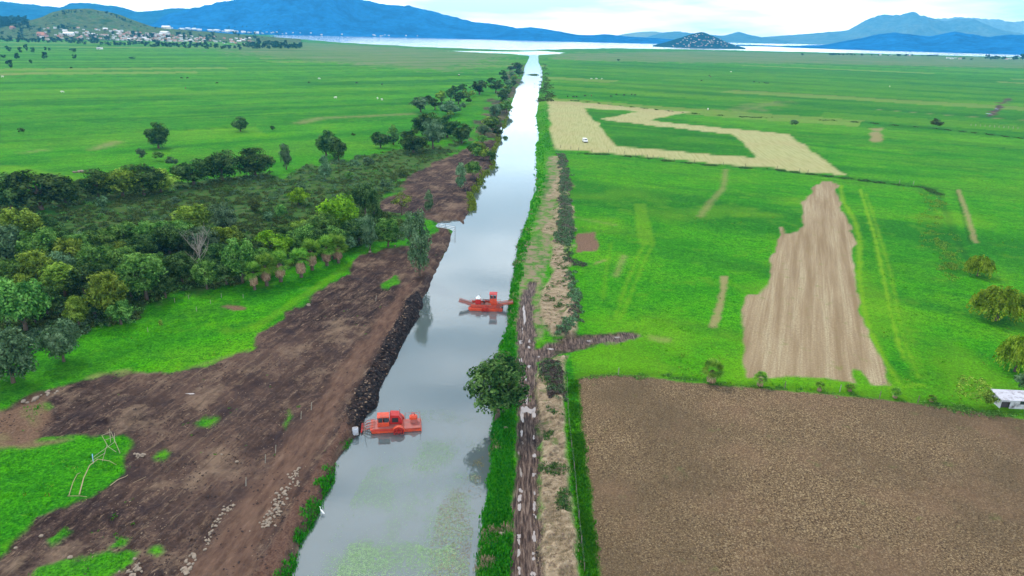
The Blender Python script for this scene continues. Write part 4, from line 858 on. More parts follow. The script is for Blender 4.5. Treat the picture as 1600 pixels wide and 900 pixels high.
for i in range(46):
    px = R_.choice([R_.uniform(255, 400), R_.uniform(350, 412)]); py = np.interp(px, [250, 300, 400, 420], [43.5, 46, 51.5, 53])+R_.uniform(-.5, 1.2); k = R_.choice([1, 5, 6]); house(px, py, k, 1.5, 'pale house in the village strip at the foot of the blue mountain', 'houses of the village strip')
for i in range(22):
    px = R_.uniform(405, 660); py = np.interp(px, [400, 560, 660, 800], [52.5, 57, 59, 62])-R_.uniform(.3, 3); house(px, py, R_.choice([1, 5]), 1.2, 'tiny pale house on the far lake shore', 'houses on the far lake shore')
for i in range(84):
    px = R_.gauss(1096, 26); t_ = np.interp(px, [1030, 1060, 1096, 1120, 1160], [69, 60, 51, 59, 72]); py = R_.uniform(t_+.8, 73.5)
    if 1040 < px < 1150 and py > t_: house(px, py, R_.choice([3, 4, 3, 7, 1, 4]), .58, 'small house stacked on the slope of the island', 'houses on the island')
for px, py in [(1375,86.5),(1392,87),(1420,87.5),(1487,92.5),(1493,91),(1500,92.5),(1481,91.5),(1572,93),(1578,92.5)]: house(px, py, R_.choice([0, 5, 1]), .9, 'low house of the hamlet by the lake', 'houses of the hamlet by the lake')
# ================================================================== GROUND COVER (uncountable)
def scatter_points(n, fn, ylo, yhi, umax=.85, seed=1):
    """random ground points weighted by fn(x, y) in 0..1; denser where the ground shows larger"""
    rng = np.random.default_rng(seed); k = 60000; xs = []; ys = []; got = 0
    for _ in range(30):
        th = rng.uniform(math.atan2(CAM_H, yhi), math.atan2(CAM_H, max(ylo, 1)), k); y = CAM_H/np.tan(th); u = rng.uniform(-umax, umax, k); x = u*np.sqrt(y*y+CAM_H**2)
        w = fn(x, y); m = rng.random(k) < w; xs.append(x[m]); ys.append(y[m]); got += m.sum()
        if got >= n: break
    return np.concatenate(xs)[:n], np.concatenate(ys)[:n]
def patch_fn(arr): return lambda x, y: arr_at(arr, x, y)
def stuff(name, v, q, mat, cat=None):
    o = link(name, mesh_np(name, v, quads=q, mats=[mat])); tag(o, kind='stuff'); return o
def blades(x, y, z, h, w, per, seed, lean=.5):
    rng = np.random.default_rng(seed); n = len(x); X_ = np.repeat(x, per)+rng.normal(0, 1, n*per)*np.repeat(w, per); Y_ = np.repeat(y, per)+rng.normal(0, 1, n*per)*np.repeat(w, per)
    Z_ = np.repeat(z, per); H = np.repeat(h, per)*rng.uniform(.5, 1.2, n*per); a = rng.uniform(0, 6.28, n*per); l = rng.uniform(0, lean, n*per)*H; bw = H*rng.uniform(.10, .2, n*per)
    dx, dy = np.cos(a), np.sin(a); p0 = np.stack([X_-dy*bw, Y_+dx*bw, Z_-.05], 1); p1 = np.stack([X_+dy*bw, Y_-dx*bw, Z_-.05], 1)
    p2 = np.stack([X_+dx*l+dy*bw*.3, Y_+dy*l-dx*bw*.3, Z_+H], 1); p3 = np.stack([X_+dx*l*.8-dy*bw*.5, Y_+dy*l*.8+dx*bw*.5, Z_+H*.8], 1)
    v = np.stack([p0, p1, p2, p3], 1).reshape(-1, 3); return v, np.arange(len(v)).reshape(-1, 4)
def gz(x, y): return arr_at(Z, x, y)
# low scrub: dark leafy mounds
def scrub_stuff(name, arr, n, mat, ylo, yhi, r0, r1, seed, per=34, hz=.8):
    x, y = scatter_points(n, lambda a, b: arr_at(arr, a, b)*(.25+.75*(fbm(a/9, b/9, 3, seed) > -.12)), ylo, yhi, seed=seed); rng = np.random.default_rng(seed+1)
    r = rng.uniform(r0, r1, len(x)); z = gz(x, y); k = len(x); d = sphere_pts(k*per, rng); d[:, 2] = abs(d[:, 2]); rr = np.repeat(r, per)[:, None]
    p = np.stack([np.repeat(x, per), np.repeat(y, per), np.repeat(z, per)], 1)+d*rr*np.array([1, 1, hz])*rng.uniform(.6, 1.1, (k*per, 1)); v, q = cards(p, d, np.repeat(r, per)*.34, 1.6, .5, rng)
    return stuff(name, v, q, mat)
woodm = pmask(WOOD, 3, 2, s=15)
scrub_stuff('undergrowth', scrub*(1-.4*woodm), 3600, LM['scrub'], 95, 520, .5, 1.3, 501)
scrub_stuff('undergrowth', scrub, 900, LM['dark'], 95, 520, .6, 1.5, 502)
scrub_stuff('undergrowth', scrub*(fbm(X/30, Y/30, 2, 77) > .05), 800, LM['grey'], 120, 520, .5, 1.3, 503)
scrub_stuff('undergrowth', scrub*(fbm(X/22, Y/22, 2, 78) > .0), 700, LM['mid'], 120, 520, .4, 1.1, 505)
scrub_stuff('undergrowth', woodm, 700, LM['dark'], 80, 300, .7, 1.6, 504)
# weeds on the right-hand spoil heaps
def near_line(pts, w):
    m_, _ = lmask(pts, w, 1.5, 1.0, s=9); return m_
DARKW = near_line([(878,240),(884,280),(884,320),(884,355),(880,380)], 3.4)*(.35+.65*(fbm(X/3, Y/3, 3, 91) > -.05))
DARKW2 = np.maximum(near_line([(885,385),(893,410),(905,412)], 2.6), near_line([(862,572),(868,600),(872,618)], 2.6)); DARKW3 = near_line([(890,425),(898,460),(898,500),(880,520)], 1.7)
scrub_stuff('weeds', DARKW, 900, LM['grey'], 170, 420, .5, 1.1, 511, 26)
scrub_stuff('weeds', DARKW, 700, leaf_material('brown_weeds', (.045, .038, .03), (.12, .095, .08), (.22, .18, .15)), 170, 420, .4, 1.0, 512, 26)
scrub_stuff('weeds', np.maximum(DARKW2, DARKW3*.8)*(fbm(X/2, Y/2, 3, 92) > -.05), 420, LM['grey'], 90, 230, .25, .6, 513, 30); scrub_stuff('weeds', np.maximum(DARKW2, DARKW3*.7), 700, bpy.data.materials['brown_weeds'], 90, 230, .2, .55, 517, 30)
scrub_stuff('weeds', DARKW3*.7, 160, LM['grey'], 90, 230, .35, .8, 514, 30)
scrub_stuff('weeds', heap*(fbm(X/4, Y/4, 3, 61) > .16), 420, LM['reed'], 45, 420, .22, .6, 515, 24, .6)
scrub_stuff('weeds', dirt*(1-trackL)*(1-combed)*(fbm(X/5, Y/5, 3, 62) > .25), 60, LM['grass'], 45, 200, .15, .35, 516, 16, .4)
leftfringe = np.maximum.reduce([near_line([(452,897),(474,836),(498,796),(519,747),(538,704),(552,684)], .7)])
rightbank = pmask([(742,930),(750,857),(757,790),(768,680),(772,600),(775,560),(780,540),(790,515),(794,475),(802,425),(808,377),(815,355),(825,335),(836,297),(836,257),(840,217),(838,180),(842,160),(856,160),(858,200),(862,235),(850,240),(850,300),(835,345),(822,400),(812,450),(806,520),(806,640),(800,760),(797,930)], .3, .3, s=33)*(1-road)
farfringe = near_line([(741,325),(737,302),(748,290),(756,272),(772,256),(771,238),(780,217),(781,205),(789,195),(794,182),(799,167)], 1.3)
strip = pmask([(887,592),(905,592),(912,680),(922,760),(930,840),(940,930),(912,930),(905,840),(898,760),(890,690)], .3, .3, s=34)
def tufts(name, arr, n, mat, ylo, yhi, h0, h1, seed, per=9, w=.18):
    x, y = scatter_points(n, patch_fn(arr), ylo, yhi, seed=seed); rng = np.random.default_rng(seed); h = rng.uniform(h0, h1, len(x))*(1+.6*fbm(x/3, y/3, 2, seed)); v, q = blades(x, y, gz(x, y), h, np.full(len(x), w), per, seed); return stuff(name, v, q, mat)
notwet = (canal_sd < -.2)*1.0
tufts('bank_grass', rightbank*notwet, 5200, LM['grass'], 45, 700, .25, .6, 521, 10, .22)
tufts('bank_grass', rightbank*notwet*(fbm(X/5, Y/5, 3, 66) > .22), 500, LM['straw'], 45, 300, .25, .5, 522, 9, .2)
tufts('bank_grass', leftfringe*(canal_sd < .3), 1500, LM['grass'], 45, 130, .2, .5, 523, 10, .2)
tufts('reeds', farfringe, 1200, LM['olive'], 180, 900, .6, 1.6, 524, 9, .35)
tufts('bank_grass', strip, 2400, LM['grass'], 45, 140, .15, .4, 525, 9, .2)
meadow = (1-dirt)*(1-plough)*(1-heap)*(1-road)*(1-stub)*(1-tan)*(1-scrub)*notwet
tufts('meadow_grass', meadow*(fbm(X/6, Y/6, 4, 67) > .12), 5200, LM['grass'], 45, 260, .10, .28, 526, 9, .25)
tufts('meadow_grass', meadow*(fbm(X/7, Y/7, 4, 68) > .26), 500, LM['olive'], 60, 330, .12, .35, 527, 8, .25)
tufts('straw_litter', heap, 3200, LM['straw'], 45, 330, .06, .26, 528, 6, .3)
tufts('straw_litter', plough, 9000, LM['straw'], 45, 150, .03, .10, 529, 4, .22)
roughz = pmask([(1440,296),(1462,300),(1490,380),(1510,430),(1480,440),(1455,380)], 1.5, 2, s=26)
tufts('meadow_grass', roughz*(fbm(X/3, Y/3, 3, 69) > .0), 900, LM['olive'], 130, 340, .2, .5, 530, 8, .3)
scrub_stuff('ditch_weeds', near_line([(866,236),(960,241),(1060,252),(1122,258),(1200,263),(1320,278),(1440,292),(1464,302)], 1.6), 1500, LM['dark'], 200, 420, .4, .9, 531, 14, .7)
scrub_stuff('ditch_weeds', near_line([(856,155),(900,157),(1000,168),(1085,177),(1160,182),(1300,187),(1450,199),(1600,216)], 1.8), 500, LM['dark'], 380, 760, .5, 1.1, 532, 14, .5)
scrub_stuff('ditch_weeds', np.maximum(near_line([(888,592),(960,585),(1040,587),(1130,600),(1250,609),(1400,625),(1500,637),(1600,650)], .5), near_line([(1488,640),(1530,645),(1600,650)], 1.4)), 800, LM['mid'], 90, 200, .15, .45, 533, 14, .7)
topstrip = pmask([(846,100),(852,100),(866,148),(860,158),(842,158),(846,127)], 1, 1, s=35); scrub_stuff('weeds', topstrip, 500, LM['scrub'], 500, 1500, .8, 2.0, 534, 12, .7)
# clods and chips on the bare earth
def clods(name, arr, n, mat, ylo, yhi, s0, s1, seed):
    x, y = scatter_points(n, patch_fn(arr), ylo, yhi, seed=seed); rng = np.random.default_rng(seed); k = len(x); s = rng.uniform(s0, s1, k)**1.0; z = gz(x, y)
    base = np.array([(-1, -1, -.5), (1, -1, -.5), (1, 1, -.5), (-1, 1, -.5), (-.6, -.5, .6), (.5, -.6, .5), (.6, .5, .65), (-.5, .6, .45)]); a = rng.uniform(0, 6.28, k); ca, sa = np.cos(a), np.sin(a)
    b = base[None]*rng.uniform(.6, 1.3, (k, 8, 3))*s[:, None, None]*np.array([1.2, .7, .55]); bx = b[..., 0]*ca[:, None]-b[..., 1]*sa[:, None]; by = b[..., 0]*sa[:, None]+b[..., 1]*ca[:, None]
    v = np.stack([bx+x[:, None], by+y[:, None], b[..., 2]+z[:, None]], -1).reshape(-1, 3); f = np.array([(0, 1, 5, 4), (1, 2, 6, 5), (2, 3, 7, 6), (3, 0, 4, 7), (4, 5, 6, 7)]); q = (f[None]+np.arange(k)[:, None, None]*8).reshape(-1, 4)
    return stuff(name, v, q, mat)
SOIL = simple('dark_clod', (.045, .03, .026), .95, .05, .5, 3); SOIL_L = simple('pale_clod', (.19, .135, .095), .95, .05, .4, 3); STONE = simple('pale_stone', (.26, .205, .155), .9, .1, .3, 3)
clods('earth_clods', np.maximum(dirt*(1-trackL*.85)*(1-combed*.8)*(fbm(X/4, Y/4, 3, 81) > -.1), spoilL), 4200, SOIL, 45, 260, .05, .18, 541)
clods('earth_clods', dirt*(1-trackL*.8)*(1-combed)*(fbm(X/5, Y/5, 3, 82) > .1), 900, SOIL_L, 45, 260, .04, .14, 542)
clods('earth_clods', spoilL, 500, SOIL, 70, 180, .10, .30, 543); clods('earth_clods', spoilL, 220, SOIL_L, 70, 180, .08, .22, 544)
clods('earth_clods', heap, 900, SOIL_L, 45, 260, .06, .2, 545)
clods('field_clods', plough, 9000, simple('field_clod', (.15, .10, .06), .95, .05, .6, 2), 45, 170, .04, .12, 546)
# ---- floating plants
def floats(name, region, n, mat, s0, s1, seed, thr, scale=6.0, aspect=1.3, z=.012):
    P = pw(region, WATER_Z); rng = np.random.default_rng(seed); lo, hi = P.min(0), P.max(0); k = n*14
    x = rng.uniform(lo[0], hi[0], k); y = rng.uniform(lo[1], hi[1], k); sd = poly_sd(P, x, y); f = fbm(x/scale, y/scale, 4, seed)+.22*np.clip((sd-2.5)/2.5, -1.5, .4)
    m = (sd > 0) & (f > thr+rng.normal(0, .16, k)) & (arr_at(canal_sd, x, y) > .9); x = x[m][:n]; y = y[m][:n]; k = len(x)
    a = rng.uniform(0, 6.28, k); s = rng.uniform(s0, s1, k); ca, sa = np.cos(a)*s, np.sin(a)*s; zz = WATER_Z+z+rng.uniform(0, .01, k)
    v = np.stack([np.stack([x+ca*aspect, y+sa*aspect, zz], 1), np.stack([x-sa, y+ca, zz+.01], 1), np.stack([x-ca*aspect, y-sa*aspect, zz], 1), np.stack([x+sa, y-ca, zz+.01], 1)], 1).reshape(-1, 3)
    return stuff(name, v, np.arange(k*4).reshape(-1, 4), mat)
WEED = leaf_material('water_weed', (.12, .21, .10), (.20, .30, .15), (.27, .38, .20), .05)
floats('duckweed', [(470,910),(520,840),(560,760),(600,700),(680,680),(742,690),(750,760),(745,850),(735,910)], 11000, WEED, .025, .06, 601, .06, 6.0)
floats('duckweed', [(520,910),(545,850),(620,840),(680,860),(730,840),(735,910)], 7000, WEED, .03, .065, 602, .0, 5.0)
floats('duckweed', [(640,640),(700,640),(760,660),(766,700),(720,720),(660,700)], 900, WEED, .025, .05, 605, .16, 4.0)
floats('hyacinth_and_reflection', [(665,960),(672,850),(690,780),(735,740),(775,750),(775,860),(770,960)], 2600, leaf_material('brown_floating', (.12, .10, .06), (.23, .19, .12), (.34, .29, .2), .05), .025, .065, 603, .02, 4.0, 2.0)
floats('hyacinth_and_reflection', [(730,705),(768,700),(764,760),(756,780),(738,765)], 1500, leaf_material('olive_tree_reflection', (.05, .05, .02), (.12, .11, .05), (.2, .18, .09), .05), .03, .075, 604, .02, 5.0, 2.0)  # dark olive flecks paint the bank tree's reflection on the water
for i, (bx, by, w_) in enumerate([(833,117,14),(789,215,9),(757,293,6),(724,395,0),(776,262,6),(790,218,6)]):
    if not w_: continue
    x, y = G(bx, by, WATER_Z); m = mpp(x, y); rng = np.random.default_rng(620+i); k = 260; p = np.stack([x+rng.normal(0, w_*m*.25, k), y+rng.normal(0, w_*m*.5, k), np.full(k, WATER_Z)+abs(rng.normal(0, .35, k))], 1)
    n_ = sphere_pts(k, rng); n_[:, 2] = abs(n_[:, 2])+.4; v, q = cards(p, n_, w_*m*.10, 1.6, .3, rng); o = link('floating_plants', mesh_np('floating_plants', v, quads=q, mats=[LM['reed']])); tag(o, kind='stuff')
# ---- puddles
def puddles():
    t = NT('puddle_water'); g = t.n('ShaderNodeBsdfGlossy'); g.inputs['Roughness'].default_value = .05; d = t.n('ShaderNodeBsdfDiffuse'); d.inputs[0].default_value = (.30, .24, .21, 1)
    m = t.n('ShaderNodeMixShader'); f = t.n('ShaderNodeFresnel'); f.inputs['IOR'].default_value = 2.6; t.put(m.inputs[0], f.outputs[0]); t.put(m.inputs[1], d.outputs[0]); t.put(m.inputs[2], g.outputs[0]); t.t.links.new(m.outputs[0], t.out.inputs[0])
    V = []; T_ = []; rng = random.Random(9)
    for px, py, w, h in [(817,646,14,20),(832,644,14,22),(825,640,18,9),(816,672,4,12),(834,680,4,9),(819,691,4,5),(813,737,3,20),(836,741,7,9),(814,762,8,12),(813,784,8,22),(835,787,7,15),(836,770,5,6),(811,839,9,18),(810,860,9,20),(834,833,6,16),(833,866,10,14),(820,492,3,26),(814,534,7,8),(827,531,4,6),(827,541,3,6),(812,564,3,10),(827,572,5,6),(861,545,10,4),(964,526,9,2),(920,532,6,2),(842,556,5,3),(818,515,2,8),(811,706,3,8),(835,712,3,8),(812,890,6,14),(834,893,5,10),(836,805,4,7),(298,614,12,2),(1547,178,6,3),(1556,170,5,2),(823,625,4,14),(821,590,3,8)]:
        x, y = G(px, py); m = mpp(x, y); lx = w*m/2; ly = h*m/2/max(.2, math.sin(math.atan2(CAM_H, y))); big = w > 12 or lx > ly
        pieces = [(0, 0, lx*1.1, ly)] if big else [(rng.gauss(0, .12), rng.uniform(-.8, .8)*ly, lx*rng.uniform(.5, 1.15), ly*rng.uniform(.25, .75)) for _ in range(max(2, int(ly*2)))]
        for ox, oy, ax, ay in pieces:
            z = ground_height(x+ox, y+oy)+.03+rng.uniform(0, .012); o = len(V); V.append((x+ox, y+oy, z)); n = 26; s0 = rng.uniform(0, 99)
            for i in range(n):
                a = 6.283*i/n; r = .45+1.0*float(vnoise(np.array([s0+math.cos(a)*1.8]), np.array([s0+math.sin(a)*1.8]), 5)[0])+rng.uniform(-.06, .06); V.append((x+ox+math.cos(a)*ax*r, y+oy+math.sin(a)*ay*r, z)); T_.append((o, o+1+i, o+1+(i+1) % n))
    tag(link('puddle_water', mesh_np('puddle_water', V, tris=T_, mats=[t.m])), kind='structure')
puddles()
# ================================================================== BUILDING BLOCKS FOR THINGS
class MB:
    def __init__(s): s.v = []; s.f = []
    def add(s, v, f): o = len(s.v); s.v += [tuple(p) for p in v]; s.f += [tuple(i+o for i in q) for q in f]; return s
    def box(s, c, d, bev=.0, rot=None):
        x, y, z = d[0]/2, d[1]/2, d[2]/2; b = min(bev, x*.5, y*.5)
        if b > 0:
            ring = [(-x+b, -y), (x-b, -y), (x, -y+b), (x, y-b), (x-b, y), (-x+b, y), (-x, y-b), (-x, -y+b)]; V = [(a, e, -z) for a, e in ring]+[(a, e, z-b) for a, e in ring]+[(a*(1-b/x), e*(1-b/y), z) for a, e in ring]
            F = [(i, (i+1) % 8, 8+(i+1) % 8, 8+i) for i in range(8)]+[(8+i, 8+(i+1) % 8, 16+(i+1) % 8, 16+i) for i in range(8)]+[tuple(range(16, 24)), tuple(range(7, -1, -1))]
        else:
            V = [(a, e, g) for g in (-z, z) for a, e in ((-x, -y), (x, -y), (x, y), (-x, y))]; F = [(0, 3, 2, 1), (4, 5, 6, 7), (0, 1, 5, 4), (1, 2, 6, 5), (2, 3, 7, 6), (3, 0, 4, 7)]
        M = Matrix.Translation(c) @ (rot.to_4x4() if rot is not None else Matrix.Identity(4)); return s.add([M @ Vector(p) for p in V], F)
    def bar(s, a, b, r, sides=6): v, f = tube([a, b], [r, r], sides); s.add(v, f); n = len(v); o = len(s.v)-n; s.f.append(tuple(range(o, o+sides))); s.f.append(tuple(range(o+n-1, o+n-sides-1, -1))); return s
    def path(s, p, r, sides=6): v, f = tube(p, r if isinstance(r, list) else [r]*len(p), sides); return s.add(v, f)
    def prism(s, prof, y0, y1):            # profile in x-z, extruded along y
        n = len(prof); V = [(x, y0, z) for x, z in prof]+[(x, y1, z) for x, z in prof]; return s.add(V, [tuple(range(n-1, -1, -1)), tuple(range(n, 2*n))]+[(i, (i+1) % n, n+(i+1) % n, n+i) for i in range(n)])
    def build(s, name, mat, parent=None, smooth=False):
        me = bpy.data.meshes.new(name); me.from_pydata(s.v, [], s.f); me.materials.append(mat); me.update(); return link(name, me, parent)
ORANGE = simple('orange_paint', (.55, .060, .022), .5, .3, .35, 1.5, dirt=(.30, .05, .03)); RED = simple('red_paint', (.40, .018, .016), .5, .3, .35, 1.5); PINK = simple('faded_red_paint', (.36, .10, .08), .6, .3, .25, 2, dirt=(.3, .12, .1))
BLACK = simple('black_rubber', (.02, .02, .022), .7, .3, .3, 3); STEEL = simple('worn_steel', (.30, .28, .28), .5, .4, .3, 4, dirt=(.22, .10, .06)); WHITE = simple('white_paint', (.75, .75, .73), .5, .4, .1, 2); GLASS = simple('dark_glass', (.03, .035, .04), .1, .6, .1, 2); PALEG = simple('pale_window', (.55, .58, .60), .15, .6, .1, 2)
MESHM = simple('conveyor_belt', (.22, .10, .085), .8, .2, .5, 9)
def wheel(root, name, c, r, w, mat, spokes=8, paddles=10):
    m = MB(); n = 24
    for yy_ in (-w/2, w/2):
        m.path([(c[0]+math.cos(i*2*math.pi/n)*r, c[1]+yy_, c[2]+math.sin(i*2*math.pi/n)*r) for i in range(n+1)], .06, 5)
        for k in range(spokes): a = k*2*math.pi/spokes; m.bar((c[0], c[1]+yy_, c[2]), (c[0]+math.cos(a)*r, c[1]+yy_, c[2]+math.sin(a)*r), .035, 4)
    m.bar((c[0], c[1]-w/2-.05, c[2]), (c[0], c[1]+w/2+.05, c[2]), .12, 8)
    for k in range(paddles): a = k*2*math.pi/paddles; m.box((c[0]+math.cos(a)*r*.86, c[1], c[2]+math.sin(a)*r*.86), (.04, w, r*.36), 0, Matrix.Rotation(math.pi/2-a, 3, 'Y'))
    return m.build(name, mat, root)
# ---- weed harvester with two long conveyors
def harvester_conveyor():
    x, y = G(759, 481, WATER_Z); root = empty('weed_harvester', (x, y, WATER_Z), math.radians(-1)); L_ = 8.0
    h = MB()
    for s in (-1, 1): h.prism([(-4.0, .55), (-3.5, -.35), (3.6, -.35), (4.0, .1), (4.0, .55)], s*1.55-.55, s*1.55+.55)
    h.box((0, 0, .48), (7.6, 2.0, .14)); h.build('hull', ORANGE, root); MB().box((0, 0, .0), (7.5, 4.26, .2), .1).build('waterline_stripe', simple('waterline_grime', (.06, .035, .03), .8), root)
    for s in (-2.05, 2.05):
        d = MB()
        d.bar((-3.8, s, 1.35), (3.4, s, 1.35), .035, 5); d.bar((-3.8, s, .98), (3.4, s, .98), .03, 5)
        for k in range(13): xx = -3.8+k*.6; d.bar((xx, s, .55), (xx, s, 1.35), .03, 4)
        d.build('railing', PINK, root)
    b = MB(); b.prism([(-3.4, .6), (2.4, .6), (2.4, 1.25), (-3.4, 1.25)], -1.35, -1.29); b.prism([(-3.4, .6), (2.4, .6), (2.4, 1.25), (-3.4, 1.25)], 1.29, 1.35); b.box((-.5, 0, .64), (5.8, 2.5, .06)); b.build('hopper', ORANGE, root)
    hv = MB(); 
    for k in range(26): hv.box((-3+k*.2, random.uniform(-.3, .3), .78+random.uniform(0, .12)), (.5, 1.6, .2), .05, Matrix.Rotation(random.uniform(-.4, .4), 3, 'Z'))
    hv.build('conveyor_bed', MESHM, root)
    def conv(name, p0, p1, w, mat):
        a = Vector(p0); e = Vector(p1); m = MB(); q = (e-a)
        for s in (-w/2, w/2):
            for dz in (-.16, .22): m.bar(a+Vector((0, s, dz)), e+Vector((0, s, dz)), .05, 5)
            for k in range(10): t = k/9; m.bar(a+q*t+Vector((0, s, -.16)), a+q*t+Vector((0, s, .22)), .03, 4)
        o = m.build(name, mat, root); b_ = MB(); ang = math.atan2(q.z, q.x); b_.box(tuple((a+e)/2), (q.length, w*.94, .10), 0, Matrix.Rotation(-ang, 3, 'Y'))
        for k in range(14): t = (k+.5)/14; b_.box(tuple(a+q*t+Vector((0, 0, .09))), (.05, w*.9, .08), 0, Matrix.Rotation(-ang, 3, 'Y'))
        b_.build('belt', MESHM, o); return o
    conv('front_conveyor', (-3.0, 0, .85), (-6.3, 0, 1.75), 1.8, PINK); conv('discharge_conveyor', (2.6, 0, 1.0), (6.4, 0, 1.75), 1.7, ORANGE)
    c = MB(); c.box((2.0, 0, 1.05), (1.5, 1.5, .9), .06); c.box((1.75, 0, 2.05), (1.6, 1.6, 1.15), .05); cab = c.build('cab', ORANGE, root)
    r_ = MB()
    for sx in (-.76, 0, .76):
        for sy in (-.76, .76): r_.bar((1.75+sx, sy, 2.6), (1.75+sx, sy, 3.65), .055, 5)
    r_.box((1.75, 0, 3.72), (1.85, 1.85, .12), .05); r_.build('cab_roof', RED, cab)
    w = MB()
    for sx in (-.38, .38): w.box((1.75+sx, -.78, 3.12), (.58, .03, .72))
    w.box((.98, 0, 3.12), (.03, 1.2, .72)); w.build('window', GLASS, cab)
    e = MB(); e.box((-1.8, .3, 1.5), (1.3, 1.2, 1.1), .1); en = e.build('engine_house', RED, root); e = MB(); e.box((-1.8, .3, 2.35), (1.1, 1.0, .35), .12); e.box((-1.75, .3, 2.72), (.5, .45, .3), .08); e.build('engine_cover', WHITE, en); MB().bar((-1.3, .6, 2.2), (-1.3, .6, 3.3), .05).build('exhaust_pipe', STEEL, en)
    s_ = MB(); s_.box((-.4, -.2, 1.7), (.5, .5, .12), .04); s_.box((-.62, -.2, 2.0), (.1, .5, .6), .03); s_.box((-.4, -.2, 1.35), (.25, .25, .7)); s_.build('seat', BLACK, root)
    m = MB()
    for k in range(5): m.path([(-.9+k*.35, .5, 1.2), (-.7+k*.35, .3, 1.9+.1*(k % 2)), (.4+k*.2, .2, 2.0), (1.1, 0, 1.5)], .035, 5)
    m.build('hydraulic_hoses', BLACK, root)
    for s in (-2.25, 2.25): wheel(root, 'paddle_wheel', (.0, s, .35), .75, .5, RED)
    m = MB(); m.box((3.9, 0, .15), (.35, 3.0, .9), .08); m.build('stern_fender', BLACK, root); m = MB(); m.bar((3.4, -1.2, .6), (4.9, -.5, 1.3), .06); m.bar((3.4, 1.2, .6), (4.9, .5, 1.3), .06); m.bar((-3.0, -1.2, .6), (-4.6, -.6, 1.2), .06); m.bar((-3.0, 1.2, .6), (-4.6, .6, 1.2), .06); m.build('hydraulic_ram', STEEL, root)
    tag(root, 'orange red weed harvester with tall cab and two raised conveyors across the canal', 'weed harvester')
harvester_conveyor()
def harvester_cutter():
    x, y = G(619, 668, WATER_Z); root = empty('cutter_barge', (x, y, WATER_Z), math.radians(9))
    h = MB(); h.prism([(-4.1, .75), (-3.6, -.3), (3.9, -.3), (4.1, 0), (4.1, .45), (1.6, .55), (.6, .75)], -1.55, 1.55); h.build('hull', ORANGE, root)
    m = MB(); 
    for s in (-1.62, 1.62): m.bar((-3.9, s, .62), (-.1, s, .62), .07, 6)
    m.build('rub_rail', RED, root); m = MB(); m.box((2.6, 0, .60), (2.8, 2.9, .07)); m.box((-1.6, 0, .80), (4.2, 2.9, .06)); m.build('deck', PINK, root)
    c = MB(); c.box((-2.0, -.05, 1.25), (1.9, 1.6, .85), .08)
    cab = c.build('cab', ORANGE, root); r = MB()
    for sx in (-.85, -.1, .85):
        for sy in (-.75, .7): r.bar((-2+sx, sy, 1.6), (-2+sx*.92, sy*.92, 2.75), .06, 5)
    r.box((-2.0, -.03, 2.82), (1.95, 1.7, .14), .08); r.build('cab_roof', ORANGE, cab); w = MB(); w.box((-2.45, -.76, 2.15), (.7, .03, .8)); w.box((-2.9, 0, 2.15), (.03, 1.2, .8)); w.box((-1.45, -.77, 2.1), (.75, .03, .9)); w.build('window', GLASS, cab); w = MB(); w.box((-2.0, 0, 1.72), (1.5, 1.2, .06)); w.build('cab_floor', BLACK, cab); MB().box((0, 0, .02), (8.0, 3.16, .22), .1).build('waterline_stripe', simple('waterline_grime', (.06, .035, .03), .8), root); s_ = MB(); s_.box((-1.6, 0, 1.85), (.55, .5, .14), .04); s_.box((-1.38, 0, 2.15), (.1, .5, .6), .04); s_.build('seat', BLACK, cab)
    cab.scale = (1, 1, .84); cab.location.z = .14
    e = MB(); e.prism([(-.95, .85), (1.0, .85), (1.0, 1.5), (.55, 2.35), (-.75, 2.5), (-.95, 2.3)], -.3, 1.3); en = e.build('engine_house', RED, root); e = MB(); e.box((-.1, -.32, 1.6), (1.0, .05, .8)); e.build('engine_grille', BLACK, en); MB().bar((.7, .9, 2.2), (.7, .9, 3.0), .06).build('exhaust_pipe', STEEL, en)
    for s in (-1.85, 1.85):
        wh = wheel(root, 'paddle_wheel', (.45, s, .35), .78, .55, RED); g = MB(); n = 12
        P_ = [(.45+math.cos(math.pi*i/n)*.95, .45+math.sin(math.pi*i/n)*.95) for i in range(n+1)]; V = []; F = []
        for i, (a, b) in enumerate(P_): V += [(a, s-.32, b), (a, s+.32, b)]
        for i in range(n): F.append((2*i, 2*i+1, 2*i+3, 2*i+2))
        o_ = len(V); V += [(.45+(a-.45)*.93, s-.32, .45+(b-.45)*.93) for a, b in P_]; F += [(2*i, 2*i+2, o_+i+1, o_+i) for i in range(n)]; g.add(V, F); g.build('wheel_guard', ORANGE, wh)
    t = MB(); t.box((2.9, .4, .95), (1.1, .9, .65), .08); pu = t.build('pump_unit', PINK, root); t = MB(); t.box((2.85, .45, 1.6), (1.3, 1.0, .55), .18); t.build('pump_cover', ORANGE, pu); t = MB(); t.path([(2.5, .4, 1.85), (2.6, .5, 2.25), (3.0, .5, 2.2), (3.1, .6, 1.8)], .07); t.build('intake_pipe', RED, pu)
    t = MB(); 
    for xx, yy2 in ((1.5, 1.3), (3.9, 1.3), (3.9, -1.3), (3.95, 0)): t.bar((xx, yy2, .6), (xx, yy2, 1.9), .035, 5)
    t.bar((1.5, 1.3, 1.85), (3.9, 1.3, 1.85), .03, 5); t.bar((3.9, -1.3, 1.5), (3.9, 1.3, 1.85), .03, 5); t.build('railing', PINK, root)
    a = MB()
    for s in (-.8, .1, .9): a.bar((-3.4, s, .9), (-5.4, s*.9, .25), .09, 6); a.bar((-3.4, s, 1.3), (-4.6, s, 1.1), .06, 5); a.bar((-4.6, s, 1.1), (-5.5, s, .3), .06, 5)
    for k in range(6): a.bar((-3.6-k*.35, -1.0, .86-k*.12), (-3.6-k*.35, 1.1, .86-k*.12), .045, 5)
